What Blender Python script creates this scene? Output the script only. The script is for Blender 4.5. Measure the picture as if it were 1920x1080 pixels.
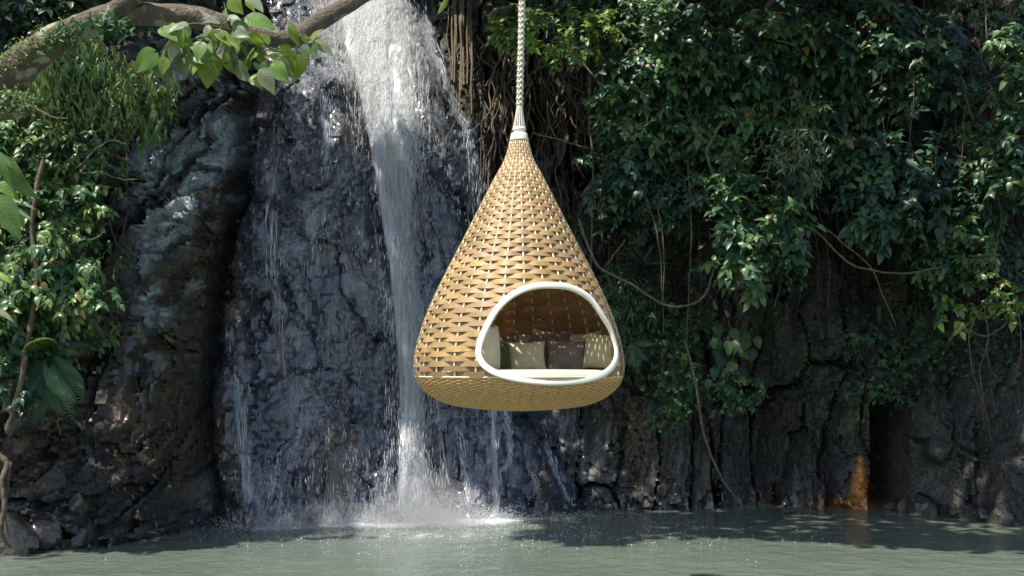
import bpy, math, random
import numpy as np
from mathutils import Vector, Matrix

random.seed(7)
RNG = np.random.default_rng(7)
R = math.radians

# ------------------------------------------------------------------ camera, sky, sun, exposure
SC = bpy.context.scene
for o in list(bpy.data.objects):
    bpy.data.objects.remove(o)
COL = SC.collection
F = 1920 * 40.0 / 36.0          # focal length in photograph pixels
HZ = 690.0                      # horizon row in the photograph
CH = 1.95                       # camera height above the water
cam_d = bpy.data.cameras.new('camera')
cam_d.lens = 40.0
cam_d.sensor_width = 36.0
cam_d.shift_y = (HZ - 540.0) / 1920.0
cam_d.clip_start = 0.05
cam_d.clip_end = 2000.0
cam = bpy.data.objects.new('camera', cam_d)
cam.location = (0, 0, CH)
cam.rotation_euler = (R(90), 0, 0)
COL.objects.link(cam)
SC.camera = cam

SUN = np.array([-0.34, -0.31, 0.89]); SUN /= np.linalg.norm(SUN)
sun_el = math.asin(SUN[2])
sun_az = math.atan2(SUN[0], SUN[1])           # clockwise from +Y
w = bpy.data.worlds.new('World'); SC.world = w
w.use_nodes = True
nt = w.node_tree; nt.nodes.clear()
sky = nt.nodes.new('ShaderNodeTexSky'); sky.sky_type = 'NISHITA'
sky.sun_disc = False
sky.sun_elevation = sun_el
sky.sun_rotation = sun_az
sky.air_density = 1.0; sky.dust_density = 1.5; sky.ozone_density = 1.0
bg = nt.nodes.new('ShaderNodeBackground'); bg.inputs['Strength'].default_value = 0.13
wo = nt.nodes.new('ShaderNodeOutputWorld')
nt.links.new(sky.outputs[0], bg.inputs[0]); nt.links.new(bg.outputs[0], wo.inputs[0])

sun_d = bpy.data.lights.new('sun', 'SUN'); sun_d.energy = 4.7; sun_d.angle = R(0.55)
sun_d.color = (1.0, 0.94, 0.84)
sun = bpy.data.objects.new('sun', sun_d); COL.objects.link(sun)
sun.rotation_euler = Vector(SUN).to_track_quat('Z', 'Y').to_euler()
sun.location = (-5, -5, 20)

SC.view_settings.view_transform = 'Standard'
SC.view_settings.look = 'None'
SC.view_settings.exposure = 0.7
SC.view_settings.gamma = 1.0
SC.view_settings.use_curve_mapping = False
SC.render.engine = 'CYCLES'
SC.cycles.use_denoising = True
SC.cycles.max_bounces = 6
SC.cycles.diffuse_bounces = 3
SC.cycles.glossy_bounces = 3
SC.cycles.use_adaptive_sampling = True
SC.cycles.adaptive_threshold = 0.02
SC.cycles.transparent_max_bounces = 24
SC.cycles.sample_clamp_indirect = 6.0

# ------------------------------------------------------------------ helpers
def P(px, py, Y):
    """world point seen at photograph pixel (px, py) standing at distance Y"""
    return np.array([(px - 960.0) / F * Y, Y, CH + (HZ - py) / F * Y])

_T = np.random.default_rng(99).random(65536)
def hsh(a, b, c, seed):
    a = a.astype(np.int64); b = b.astype(np.int64); c = c.astype(np.int64)
    h = (a * 73856093) ^ (b * 19349663) ^ (c * 83492791) ^ (seed * 2654435761)
    h ^= h >> 13
    h = h * 1274126177
    h ^= h >> 16
    return h & 65535
def vnoise(x, y, z, seed=0):
    x, y, z = np.broadcast_arrays(np.asarray(x, float), np.asarray(y, float), np.asarray(z, float))
    xi, yi, zi = np.floor(x), np.floor(y), np.floor(z)
    fx, fy, fz = x - xi, y - yi, z - zi
    ux, uy, uz = (f * f * (3 - 2 * f) for f in (fx, fy, fz))
    out = 0
    for dx in (0, 1):
        for dy in (0, 1):
            for dz in (0, 1):
                wgt = (ux if dx else 1 - ux) * (uy if dy else 1 - uy) * (uz if dz else 1 - uz)
                out = out + wgt * _T[hsh(xi + dx, yi + dy, zi + dz, seed)]
    return out
def fbm(x, y, z, octv=4, seed=0):
    s = 0; a = 0.5; t = 0
    for k in range(octv):
        s = s + a * vnoise(np.asarray(x) * 2**k, np.asarray(y) * 2**k, np.asarray(z) * 2**k, seed + k * 17)
        t += a; a *= 0.5
    return s / t
def sstep(a, b, x):
    t = np.clip((x - a) / (b - a), 0, 1)
    return t * t * (3 - 2 * t)
def worley(u, v, seed, jit=0.85):
    iu, iv = np.floor(u), np.floor(v)
    f1 = np.full(u.shape, 9.0); f2 = np.full(u.shape, 9.0)
    cid = np.zeros(u.shape, np.int64); cu = np.zeros(u.shape); cv = np.zeros(u.shape)
    ku = np.zeros(u.shape, np.int64); kv = np.zeros(u.shape, np.int64)
    z = np.zeros(u.shape)
    for du in (-1, 0, 1):
        for dv in (-1, 0, 1):
            a, b = iu + du, iv + dv
            pu = a + .5 + jit * (_T[hsh(a, b, z, seed)] - .5)
            pv = b + .5 + jit * (_T[hsh(a, b, z + 1, seed)] - .5)
            d = np.hypot(u - pu, v - pv)
            near = d < f1
            f2 = np.where(near, f1, np.minimum(f2, d))
            cu = np.where(near, u - pu, cu); cv = np.where(near, v - pv, cv)
            ku = np.where(near, a, ku).astype(np.int64); kv = np.where(near, b, kv).astype(np.int64)
            f1 = np.where(near, d, f1)
    return f1, f2, ku, kv, cu, cv
def crand(ku, kv, k, seed):
    return _T[hsh(ku, kv, np.full(ku.shape, k), seed + 5)]

def mesh_np(name, v, faces, mat=None, smooth=True, tint=None, extra=None, uv=None, sharp=0):
    """mesh from numpy verts and a list of face index arrays"""
    me = bpy.data.meshes.new(name)
    v = np.asarray(v, np.float32)
    fl = [np.asarray(f, np.int32) for f in faces if len(f)]
    me.vertices.add(len(v)); me.vertices.foreach_set('co', v.ravel())
    nl = sum(f.size for f in fl); npg = sum(len(f) for f in fl)
    me.loops.add(nl); me.polygons.add(npg)
    me.loops.foreach_set('vertex_index', np.concatenate([f.ravel() for f in fl]))
    tot = np.concatenate([np.full(len(f), f.shape[1], np.int32) for f in fl])
    st = np.concatenate([[0], np.cumsum(tot)[:-1]]).astype(np.int32)
    me.polygons.foreach_set('loop_start', st)
    me.polygons.foreach_set('loop_total', tot)
    me.polygons.foreach_set('use_smooth', np.full(npg, smooth, bool))
    me.update(calc_edges=True)
    if tint is not None:
        c = np.ones((len(v), 4), np.float32); c[:, :3] = tint
        at = me.attributes.new('tint', 'FLOAT_COLOR', 'POINT'); at.data.foreach_set('color', c.ravel())
    if extra:
        for k, arr in extra.items():
            at = me.attributes.new(k, 'FLOAT', 'POINT')
            at.data.foreach_set('value', np.broadcast_to(np.asarray(arr, np.float32), (len(v),)).ravel().astype(np.float32))
    if uv is not None:
        li = np.concatenate([f.ravel() for f in fl])
        ul = me.uv_layers.new(name='UVMap')
        ul.data.foreach_set('uv', np.asarray(uv, np.float32)[li].ravel())
    if mat: me.materials.append(mat)
    if sharp: me.set_sharp_from_angle(angle=R(sharp))
    return me

def obj(name, me, parent=None, loc=None, kind=None):
    """one object; its mesh is in world coordinates unless loc is given"""
    o = bpy.data.objects.new(name, me); COL.objects.link(o)
    if parent is not None:
        o.parent = parent
        o.location = -Vector(parent_loc(parent)) if loc is None else Vector(loc)
    elif loc is not None:
        o.location = loc
    if kind: o['kind'] = kind
    return o
_PL = {}
def parent_loc(p):
    s = Vector((0, 0, 0))
    while p is not None:
        s = s + Vector(p.location); p = p.parent
    return s
def thing(name, label, cat, loc=(0, 0, 0), group=None):
    o = bpy.data.objects.new(name, None); COL.objects.link(o)
    o.location = [float(a) for a in loc]; o.empty_display_size = 0.1
    return tag(o, label, cat, group)
def tag(o, label, cat, group=None):
    o['label'] = label; o['category'] = cat
    if group: o['group'] = group
    return o
def place(name, me, M, parent):
    o = bpy.data.objects.new(name, me); COL.objects.link(o)
    o.parent = parent
    o.matrix_basis = Matrix.Translation(-Vector(parent_loc(parent))) @ M
    return o

def catmull(pts, n, closed=False):
    p = np.asarray(pts, float)
    if closed:
        q = np.concatenate([p[-1:], p, p[:2]])
        segs = len(p)
    else:
        q = np.concatenate([2 * p[:1] - p[1:2], p, 2 * p[-1:] - p[-2:-1]])
        segs = len(p) - 1
    t = np.linspace(0, segs, n, endpoint=not closed)
    i = np.minimum(t.astype(int), segs - 1); f = (t - i)[:, None]
    a, b, c, d = q[i], q[i + 1], q[i + 2], q[i + 3]
    return 0.5 * (2 * b + (c - a) * f + (2 * a - 5 * b + 4 * c - d) * f**2 + (3 * b - a - 3 * c + d) * f**3)

def tube(path, rad, sides=6, closed=False, flat=None, bump=0.0, seed=0):
    """tapered tube: verts, quads.  flat=(normals, a, b) gives an oriented elliptical section"""
    path = np.asarray(path, float); n = len(path)
    rad = np.broadcast_to(np.asarray(rad, float), (n,))
    if closed: tan = np.roll(path, -1, 0) - np.roll(path, 1, 0)
    else: tan = np.gradient(path, axis=0)
    tan /= np.linalg.norm(tan, axis=1)[:, None] + 1e-9
    if flat is None:
        nr = np.zeros((n, 3)); up = np.array([0.31, 0.17, 0.93]) if abs(tan[0][2]) < .8 else np.array([.95, .2, .1])
        c = up - tan[0] * up.dot(tan[0]); c /= np.linalg.norm(c)
        for i in range(n):
            c = c - tan[i] * c.dot(tan[i]); c = c / (np.linalg.norm(c) + 1e-9); nr[i] = c
        sa = sb = np.ones(n)
    else:
        nr = flat[0] - tan * np.sum(flat[0] * tan, 1)[:, None]
        nr /= np.linalg.norm(nr, axis=1)[:, None]
        sa, sb = np.full(n, flat[1]), np.full(n, flat[2])
    bn = np.cross(tan, nr)
    ang = np.linspace(0, 2 * np.pi, sides, endpoint=False)
    ca, sn = np.cos(ang), np.sin(ang)
    if flat is not None:                                  # squarish section
        e = 0.55
        ca = np.sign(ca) * np.abs(ca)**e; sn = np.sign(sn) * np.abs(sn)**e
    v = path[:, None] + rad[:, None, None] * (nr[:, None] * (ca[None, :] * sa[:, None])[..., None] + bn[:, None] * (sn[None, :] * sb[:, None])[..., None])
    if bump:
        k = fbm(v[..., 0] * 9 + seed, v[..., 1] * 9, v[..., 2] * 9, 3, seed) - .5
        v = v + (v - path[:, None]) * (bump * 2 * k)[..., None]
    v = v.reshape(-1, 3)
    rows = np.arange(n if closed else n - 1)
    i, j = np.meshgrid(rows, np.arange(sides), indexing='ij')
    i2, j2 = (i + 1) % n, (j + 1) % sides
    q = np.stack([i * sides + j, i * sides + j2, i2 * sides + j2, i2 * sides + j], -1).reshape(-1, 4)
    return v, q
def join(parts):
    vs, fs, o = [], [], 0
    for v, f in parts:
        vs.append(v); fs.append(np.asarray(f) + o); o += len(v)
    k = {}
    for f in fs: k.setdefault(f.shape[1], []).append(f)
    return np.concatenate(vs), [np.concatenate(a) for a in k.values()]
def gridfaces(nr, nc):
    i, j = np.meshgrid(np.arange(nr - 1), np.arange(nc - 1), indexing='ij')
    return np.stack([i * nc + j, i * nc + j + 1, (i + 1) * nc + j + 1, (i + 1) * nc + j], -1).reshape(-1, 4)

# ------------------------------------------------------------------ materials
class NT:
    def __init__(s, name):
        s.m = bpy.data.materials.new(name); s.m.use_nodes = True
        s.t = s.m.node_tree; s.t.nodes.clear()
        s.out = s.t.nodes.new('ShaderNodeOutputMaterial')
    def n(s, typ, inp=None, **kw):
        nd = s.t.nodes.new('ShaderNode' + typ)
        for k, v in kw.items(): setattr(nd, k, v)
        for k, v in (inp or {}).items():
            if isinstance(v, tuple) and len(v) == 2 and hasattr(v[0], 'outputs'): s.t.links.new(v[0].outputs[v[1]], nd.inputs[k])
            elif hasattr(v, 'outputs'): s.t.links.new(v.outputs[0], nd.inputs[k])
            else: nd.inputs[k].default_value = v
        return nd
    def math(s, op, a, b=None, clamp=False):
        nd = s.t.nodes.new('ShaderNodeMath'); nd.operation = op; nd.use_clamp = clamp
        for k, v in ((0, a), (1, b)):
            if v is None: continue
            if isinstance(v, tuple): s.t.links.new(v[0].outputs[v[1]], nd.inputs[k])
            elif hasattr(v, 'outputs'): s.t.links.new(v.outputs[0], nd.inputs[k])
            else: nd.inputs[k].default_value = v
        return nd
    def mix(s, fac, a, b, blend='MIX'):
        nd = s.t.nodes.new('ShaderNodeMix'); nd.data_type = 'RGBA'; nd.blend_type = blend
        for k, v in ((0, fac), (6, a), (7, b)):
            if isinstance(v, tuple) and len(v) == 2 and hasattr(v[0], 'outputs'): s.t.links.new(v[0].outputs[v[1]], nd.inputs[k])
            elif hasattr(v, 'outputs'): s.t.links.new(v.outputs[0], nd.inputs[k])
            elif isinstance(v, (tuple, list)): nd.inputs[k].default_value = (*v, 1)[:4]
            else: nd.inputs[k].default_value = v
        return (nd, 2)
    def ramp(s, fac, stops):
        nd = s.t.nodes.new('ShaderNodeValToRGB')
        el = nd.color_ramp.elements
        while len(el) < len(stops): el.new(0.5)
        for e, (p, c) in zip(el, stops):
            e.position = p; e.color = (*c, 1) if len(c) == 3 else c
        if isinstance(fac, tuple): s.t.links.new(fac[0].outputs[fac[1]], nd.inputs[0])
        else: s.t.links.new(fac.outputs[0], nd.inputs[0])
        return nd
    def coord(s, scale=(1, 1, 1), kind='Object'):
        tc = s.t.nodes.new('ShaderNodeTexCoord'); mp = s.t.nodes.new('ShaderNodeMapping')
        mp.inputs['Scale'].default_value = scale
        s.t.links.new(tc.outputs[kind], mp.inputs[0]); return mp
    def geo(s, scale=(1, 1, 1)):
        g = s.t.nodes.new('ShaderNodeNewGeometry'); mp = s.t.nodes.new('ShaderNodeMapping')
        mp.inputs['Scale'].default_value = scale
        s.t.links.new(g.outputs['Position'], mp.inputs[0]); return mp
    def noise(s, co, scale, detail=4, rough=.55, dist=0.0):
        return s.n('TexNoise', {'Vector': co, 'Scale': scale, 'Detail': detail, 'Roughness': rough, 'Distortion': dist})
    def finish(s, sh):
        s.t.links.new(sh.outputs[0], s.out.inputs['Surface']); return s.m

def mat_rock(name='cliff_rock'):
    b = NT(name)
    co = b.geo(); ti = b.n('Attribute', attribute_name='tint'); wet = b.n('Attribute', attribute_name='wet')
    n1 = b.noise(co, 3.1, 7, .65); n2 = b.noise(co, 23, 6, .7); n3 = b.noise(b.geo((1, 1, .35)), 60, 3, .6)
    k1 = b.ramp(n1, [(.25, (.45, .45, .46)), (.5, (1, 1, 1)), (.75, (1.6, 1.55, 1.5))])
    k2 = b.ramp(n2, [(.28, (.5, .5, .5)), (.5, (1, 1, 1)), (.72, (1.55, 1.55, 1.55))])
    c = b.mix(1.0, ti, k1, 'MULTIPLY'); c = b.mix(.9, c, k2, 'MULTIPLY')
    vo = b.n('TexVoronoi', {'Vector': b.mix(.12, co, b.noise(co, 4, 3)), 'Scale': 5.5}, feature='DISTANCE_TO_EDGE')
    crack = b.math('LESS_THAN', (vo, 0), .018)
    c = b.mix(b.math('MULTIPLY', crack, .55), c, (.012, .011, .01))
    h = b.math('ADD', b.math('MULTIPLY', n1, 1.0), b.math('MULTIPLY', n2, .45))
    h = b.math('ADD', h, b.math('MULTIPLY', n3, .12))
    h = b.math('SUBTRACT', h, b.math('MULTIPLY', crack, .25))
    wp = b.mix(.10, b.geo((1, 1, .7)), b.noise(co, 5, 3))
    va = b.n('TexVoronoi', {'Vector': wp, 'Scale': 9.0}); vb2 = b.n('TexVoronoi', {'Vector': wp, 'Scale': 24.0})
    h = b.math('ADD', h, b.math('ADD', b.math('MULTIPLY', (va, 0), .55), b.math('MULTIPLY', (vb2, 0), .3)))
    bp = b.n('Bump', {'Height': h, 'Strength': b.math('SUBTRACT', 1.12, b.math('MULTIPLY', (wet, 2), .62), True), 'Distance': .075})
    ro = b.math('SUBTRACT', .78, b.math('MULTIPLY', (wet, 2), .50))
    ro = b.math('ADD', ro, b.math('MULTIPLY', b.math('SUBTRACT', n2, .5), .35), True)
    pr = b.n('BsdfPrincipled', {'Base Color': c, 'Roughness': ro, 'Normal': bp})
    pr.inputs['Specular IOR Level'].default_value = .5
    b.t.links.new(b.math('MULTIPLY', b.math('SUBTRACT', (wet, 2), .3), 1.3, True).outputs[0], pr.inputs['Coat Weight'])   # film of water
    pr.inputs['Coat Roughness'].default_value = .16
    return b.finish(pr)

def mat_leaf(name, rough=.42, trans=.35, veins=0.0, spec=.5):
    b = NT(name)
    ti = b.n('Attribute', attribute_name='tint')
    n1 = b.noise(b.geo(), 9, 3)
    k = b.ramp(n1, [(.3, (.72, .72, .72)), (.7, (1.25, 1.22, 1.1))])
    c = b.mix(1.0, (ti, 0), k, 'MULTIPLY')
    nrm = None
    if veins:
        uv = b.n('UVMap'); sp = b.n('SeparateXYZ', {0: uv})
        ax = b.math('ABSOLUTE', b.math('SUBTRACT', (sp, 0), .5))
        rib = b.math('LESS_THAN', ax, .022)
        ph = b.math('SUBTRACT', (sp, 1), b.math('MULTIPLY', ax, .55))
        sv = b.math('LESS_THAN', b.math('ABSOLUTE', b.math('SUBTRACT', b.math('FRACT', b.math('MULTIPLY', ph, 9.0)), .5)), .07)
        vm = b.math('MAXIMUM', rib, b.math('MULTIPLY', sv, .6))
        c = b.mix(b.math('MULTIPLY', vm, veins), c, (.34, .42, .16))
        hh = b.math('ADD', b.math('MULTIPLY', b.math('SINE', b.math('MULTIPLY', ph, 56.0)), .5), b.math('MULTIPLY', n1, .6))
        nrm = b.n('Bump', {'Height': hh, 'Strength': .12, 'Distance': .005})
    pr = b.n('BsdfPrincipled', {'Base Color': c, 'Roughness': rough})
    pr.inputs['Specular IOR Level'].default_value = spec
    if nrm: b.t.links.new(nrm.outputs[0], pr.inputs['Normal'])
    tc = b.mix(1.0, c, (1.35, 1.25, .45), 'MULTIPLY')
    tr = b.n('BsdfTranslucent', {'Color': tc})
    mx = b.n('MixShader', {0: trans, 1: pr, 2: tr})
    return b.finish(mx)

def mat_bark(name, a, c2, scale=14, moss=0.0, lichen=0.0):
    b = NT(name)
    co = b.geo(); n1 = b.noise(co, scale, 6, .65); n2 = b.noise(co, scale * .3, 3)
    c = b.ramp(n1, [(.3, tuple(x * .6 for x in a)), (.55, a), (.75, c2)])
    cc = (c, 0)
    if lichen:
        lm = b.ramp(b.noise(co, 7, 3, .45), [(.56, (0, 0, 0)), (.6, (1, 1, 1))])
        cc = b.mix(b.math('MULTIPLY', lm, lichen), cc, (.30, .32, .25))
    if moss:
        g = b.n('NewGeometry'); sp = b.n('SeparateXYZ', {0: (g, 'Normal')})
        pos = b.n('SeparateXYZ', {0: (g, 'Position')})
        up = b.math('MULTIPLY', b.ramp((sp, 2), [(.45, (0, 0, 0)), (.8, (1, 1, 1))]), b.ramp(n2, [(.42, (0, 0, 0)), (.6, (1, 1, 1))]))
        lft = b.math('MULTIPLY', up, b.ramp(b.math('MULTIPLY', (pos, 0), -.25), [(.42, (0, 0, 0)), (.62, (1, 1, 1))]))
        cc = b.mix(b.math('MULTIPLY', lft, moss), cc, (.13, .15, .03))
    bp = b.n('Bump', {'Height': b.math('ADD', n1, b.noise(b.geo((1, 1, 1)), scale * 4, 3)), 'Strength': .8, 'Distance': .02})
    pr = b.n('BsdfPrincipled', {'Base Color': cc, 'Roughness': .85, 'Normal': bp})
    return b.finish(pr)

def mat_simple(name, col, rough=.6, var=.25, scale=20, bump=.2, dist=.004, spec=.4, sheen=0.0, weave=0):
    b = NT(name)
    co = b.coord(); n1 = b.noise(co, scale, 5, .6)
    lo = tuple(x * (1 - var) for x in col); hi = tuple(min(1, x * (1 + var)) for x in col)
    c = b.ramp(n1, [(.3, lo), (.7, hi)])
    h = n1
    if weave:
        wv = b.n('TexWave', {'Vector': co, 'Scale': weave, 'Distortion': 1.0}, wave_type='BANDS', bands_direction='X')
        wz = b.n('TexWave', {'Vector': co, 'Scale': weave, 'Distortion': 1.0}, wave_type='BANDS', bands_direction='Z')
        h = b.math('ADD', b.math('MULTIPLY', wv, (wz, 1)), b.math('MULTIPLY', n1, .5))
    bp = b.n('Bump', {'Height': h, 'Strength': bump, 'Distance': dist})
    pr = b.n('BsdfPrincipled', {'Base Color': c, 'Roughness': rough, 'Normal': bp})
    pr.inputs['Specular IOR Level'].default_value = spec
    if sheen: pr.inputs['Sheen Weight'].default_value = sheen
    return b.finish(pr)

def mat_strip():
    b = NT('woven_strip')
    ti = b.n('Attribute', attribute_name='tint')
    co = b.coord((6, 6, 90)); n1 = b.noise(co, 4, 4, .6); n2 = b.noise(b.coord(), 6, 3)
    k = b.ramp(n1, [(.3, (.72, .7, .66)), (.7, (1.22, 1.2, 1.15))])
    c = b.mix(1.0, (ti, 0), k, 'MULTIPLY')
    k2 = b.ramp(n2, [(.3, (.82, .8, .76)), (.7, (1.15, 1.15, 1.12))])
    c = b.mix(1.0, c, k2, 'MULTIPLY')
    bp = b.n('Bump', {'Height': n1, 'Strength': .35, 'Distance': .004})
    pr = b.n('BsdfPrincipled', {'Base Color': c, 'Roughness': .42, 'Normal': bp})
    pr.inputs['Specular IOR Level'].default_value = .45
    tr = b.n('BsdfTranslucent', {'Color': c})
    return b.finish(b.n('MixShader', {0: .42, 1: pr, 2: tr}))

def mat_falls(name, kx, kz, gain, col=(.94, .95, .97)):
    """falling water: white where the stream is torn up, clear between the strands"""
    b = NT(name)
    d = b.n('Attribute', attribute_name='dens')
    wv = b.noise(b.geo((1.3, 1.3, .8)), 2.0, 2)
    co = b.geo((kx, kx * .4, kz))
    co2 = b.n('VectorMath', {0: co, 1: b.n('VectorMath', {0: (wv, 1), 1: (.9, .9, .2)}, operation='MULTIPLY')}, operation='ADD')
    n1 = b.noise((co2, 0), 1.0, 5, .62); n2 = b.noise(b.geo((kx * 4, kx * 2, kz * 3.2)), 1.0, 3, .6)
    s = b.math('ADD', b.math('MULTIPLY', n1, .68), b.math('MULTIPLY', n2, .32))
    a = b.math('MULTIPLY', b.math('ADD', b.math('SUBTRACT', s, .72), b.math('MULTIPLY', (d, 2), .62)), gain, True)
    a = b.math('MULTIPLY', a, b.math('MULTIPLY', (d, 2), 3.0, True))
    bp = b.n('Bump', {'Height': s, 'Strength': 1.0, 'Distance': .25})
    df = b.n('BsdfDiffuse', {'Color': (*col, 1), 'Normal': bp}); tr = b.n('BsdfTranslucent', {'Color': (*col, 1), 'Normal': bp})
    gl = b.n('BsdfGlossy', {'Color': (1, 1, 1, 1), 'Roughness': .25})
    m1 = b.n('MixShader', {0: .18, 1: df, 2: tr}); m2 = b.n('MixShader', {0: .08, 1: m1, 2: gl})
    tp = b.n('BsdfTransparent')
    return b.finish(b.n('MixShader', {0: a, 1: tp, 2: m2}))

def mat_drop(name, alpha):
    b = NT(name)
    df = b.n('BsdfDiffuse', {'Color': (.9, .93, .96, 1)}); tr = b.n('BsdfTranslucent', {'Color': (.9, .93, .96, 1)})
    m1 = b.n('MixShader', {0: .45, 1: df, 2: tr})
    return b.finish(b.n('MixShader', {0: alpha, 1: b.n('BsdfTransparent'), 2: m1}))

def mat_foam():
    b = NT('foam')
    d = b.n('Attribute', attribute_name='dens')
    n1 = b.noise(b.geo((1, .55, 1)), 5, 4, .6); n2 = b.noise(b.geo((1, .5, 1)), 34, 3, .65)
    s = b.math('ADD', b.math('MULTIPLY', n1, .5), b.math('MULTIPLY', n2, .5))
    a = b.math('MULTIPLY', b.math('SUBTRACT', b.math('ADD', s, (d, 2)), .98), 2.6, True)
    df = b.n('BsdfDiffuse', {'Color': (.88, .9, .9, 1)})
    return b.finish(b.n('MixShader', {0: a, 1: b.n('BsdfTransparent'), 2: df}))

def mat_water():
    b = NT('pool_water')
    n1 = b.noise(b.geo((1, 1.0, 1)), 3.2, 4, .55, .4); n2 = b.noise(b.geo((1, .8, 1)), 13, 3, .55); n3 = b.noise(b.geo(), .5, 3)
    h = b.math('ADD', b.math('MULTIPLY', n1, 1.0), b.math('MULTIPLY', n2, .28))
    bp = b.n('Bump', {'Height': h, 'Strength': .55, 'Distance': .06})
    c = b.ramp(n3, [(.3, (.102, .136, .110)), (.7, (.130, .164, .128))])
    pr = b.n('BsdfPrincipled', {'Base Color': c, 'Roughness': .07, 'IOR': 1.333, 'Normal': bp})
    return b.finish(pr)

def mat_ground():
    b = NT('forest_ground')
    n = b.noise(b.geo(), 1.2, 6, .65)
    c = b.ramp(n, [(.3, (.035, .028, .018)), (.55, (.07, .06, .035)), (.75, (.05, .065, .025))])
    bp = b.n('Bump', {'Height': n, 'Strength': .8, 'Distance': .2})
    return b.finish(b.n('BsdfPrincipled', {'Base Color': c, 'Roughness': .9, 'Normal': bp}))

M = dict(
    rock=mat_rock(), ground=mat_ground(), water=mat_water(), foam=mat_foam(),
    leaf=mat_leaf('leaf_green', .38, .30), leaf_dull=mat_leaf('leaf_matt', .6, .25, spec=.3),
    leaf_big=mat_leaf('leaf_veined', .42, .5, veins=.14),
    bark=mat_bark('mossy_bark', (.115, .088, .060), (.25, .21, .155), 14, moss=1.0, lichen=.8),
    twig=mat_bark('twig_bark', (.12, .085, .055), (.24, .19, .13), 24),
    vine=mat_bark('vine_bark', (.15, .115, .075), (.30, .25, .17), 20),
    root=mat_bark('aerial_root', (.15, .115, .08), (.27, .22, .155), 22),
    strip=mat_strip(),
    wicker=mat_simple('fine_wicker', (.62, .385, .15), .5, .3, 60, .3),
    white=mat_simple('white_enamel', (.76, .73, .63), .38, .04, 8, .05),
    ribw=mat_simple('white_cane', (.70, .62, .46), .5, .1, 30, .1),
    rope=mat_simple('white_rope', (.60, .555, .46), .8, .18, 90, .4),
    cream=mat_simple('cream_fabric', (.60, .54, .33), .85, .06, 6, .35, .002, .2, .3, 90),
    beige=mat_simple('beige_fabric', (.50, .44, .25), .7, .08, 6, .35, .002, .3, .3, 90),
    taupe=mat_simple('taupe_fabric', (.185, .148, .113), .85, .10, 8, .35, .002, .2, .3, 90),
    green=mat_simple('green_fabric', (.055, .085, .022), .85, .10, 8, .35, .002, .2, .3, 90),
    seat=mat_simple('seat_fabric', (.64, .59, .42), .85, .05, 6, .3, .002, .2, .2, 90),
    stain=mat_simple('rust_seep', (.42, .17, .045), .6, .45, 14, .6, .02),
    drift=mat_simple('wet_wood', (.07, .05, .035), .5, .4, 20, .5, .01),
    deadleaf=mat_leaf('leaf_dead', .8, .2, spec=.2),
    fall_main=mat_falls('fall_main', 24, 1.9, 2.4), fall_film=mat_falls('fall_film', 17, 1.5, 2.1, (.72, .78, .88)),
    fall_trickle=mat_falls('fall_trickle', 38, 4.5, 3.0),
    drop=mat_drop('water_strand', .62), spray=mat_drop('spray_glint_drop', .6),
)

# ------------------------------------------------------------------ the cliff
ctrl = [  # photograph pixel of a point of the cliff and its distance
    (-500, 1075, 11.4), (0, 1030, 12.25), (250, 1010, 13.0), (480, 982, 14.4), (760, 972, 14.95), (900, 966, 15.05), (1160, 956, 15.6),
    (1500, 952, 15.85), (1750, 965, 15.1), (1920, 990, 13.9), (2400, 1060, 11.8),
    (-500, 600, 12.0), (0, 600, 12.7), (250, 600, 13.6), (430, 600, 14.7), (560, 600, 15.0), (760, 600, 15.3), (900, 600, 16.0), (1160, 600, 16.4),
    (1500, 600, 16.4), (1750, 600, 15.7), (1920, 600, 14.9), (2400, 600, 13.0),
    (560, 215, 15.55), (690, 215, 15.6), (800, 215, 15.85), (690, -110, 18.3), (600, 0, 17.1), (690, 0, 17.3),
    (-500, 0, 13.2), (0, 0, 13.8), (250, 0, 14.9), (430, 0, 16.2), (780, 0, 17.4), (900, 0, 17.6), (1160, 0, 17.4),
    (1500, 0, 17.3), (1750, 0, 16.7), (1920, 0, 16.0), (2400, 0, 14.2)]
cw = np.array([P(*c) for c in ctrl])
def tps(r2): return 0.5 * r2 * np.log(r2 + 1e-9)
A_ = tps(((cw[:, None, [0, 2]] - cw[None][:, :, [0, 2]])**2).sum(-1)) + np.eye(len(cw)) * .05
Pm = np.c_[np.ones(len(cw)), cw[:, 0], cw[:, 2]]
K_ = np.block([[A_, Pm], [Pm.T, np.zeros((3, 3))]])
wts = np.linalg.solve(K_, np.r_[cw[:, 1], 0, 0, 0])
def baseY(x, z):
    s = wts[-3] + wts[-2] * x + wts[-1] * z
    for k in range(len(cw)):
        s = s + wts[k] * tps((x - cw[k, 0])**2 + (z - cw[k, 2])**2)
    return s
def axis(lo, f0, f1, hi, fine, coarse):
    return np.unique(np.round(np.r_[np.arange(lo, f0, coarse), np.arange(f0, f1, fine), np.arange(f1, hi + .01, coarse)], 4))
gx = axis(-13, -7.4, 8.0, 13, .028, .3); gz = axis(-1.0, -.25, 7.7, 10.0, .028, .25)
X, Z = np.meshgrid(gx, gz)                     # rows: z
Y0 = baseY(np.clip(X, -9.5, 9.5), np.clip(Z, -.3, 7.6))
PX = 960 + X * F / Y0; PY = HZ - (Z - CH) * F / Y0
wob = (fbm(X * 1.3, Z * 1.3, 0, 4, 3) - .5)
def line(py, pts):
    pts = sorted(pts); return np.interp(py, [p[0] for p in pts], [p[1] for p in pts])
Lc = line(PY, [(-200, 500), (150, 490), (200, 472), (400, 446), (460, 428), (580, 402), (761, 382), (912, 400), (1000, 440)]) + wob * 60
Rc = line(PY, [(-200, 740), (0, 785), (130, 838), (240, 880), (350, 905), (500, 925), (700, 1000), (960, 1090)]) + wob * 50
zone = np.where(PX < Lc, 0, np.where(PX < Rc, 1, 2))
H = np.zeros(X.shape)                          # + is towards the camera
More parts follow.
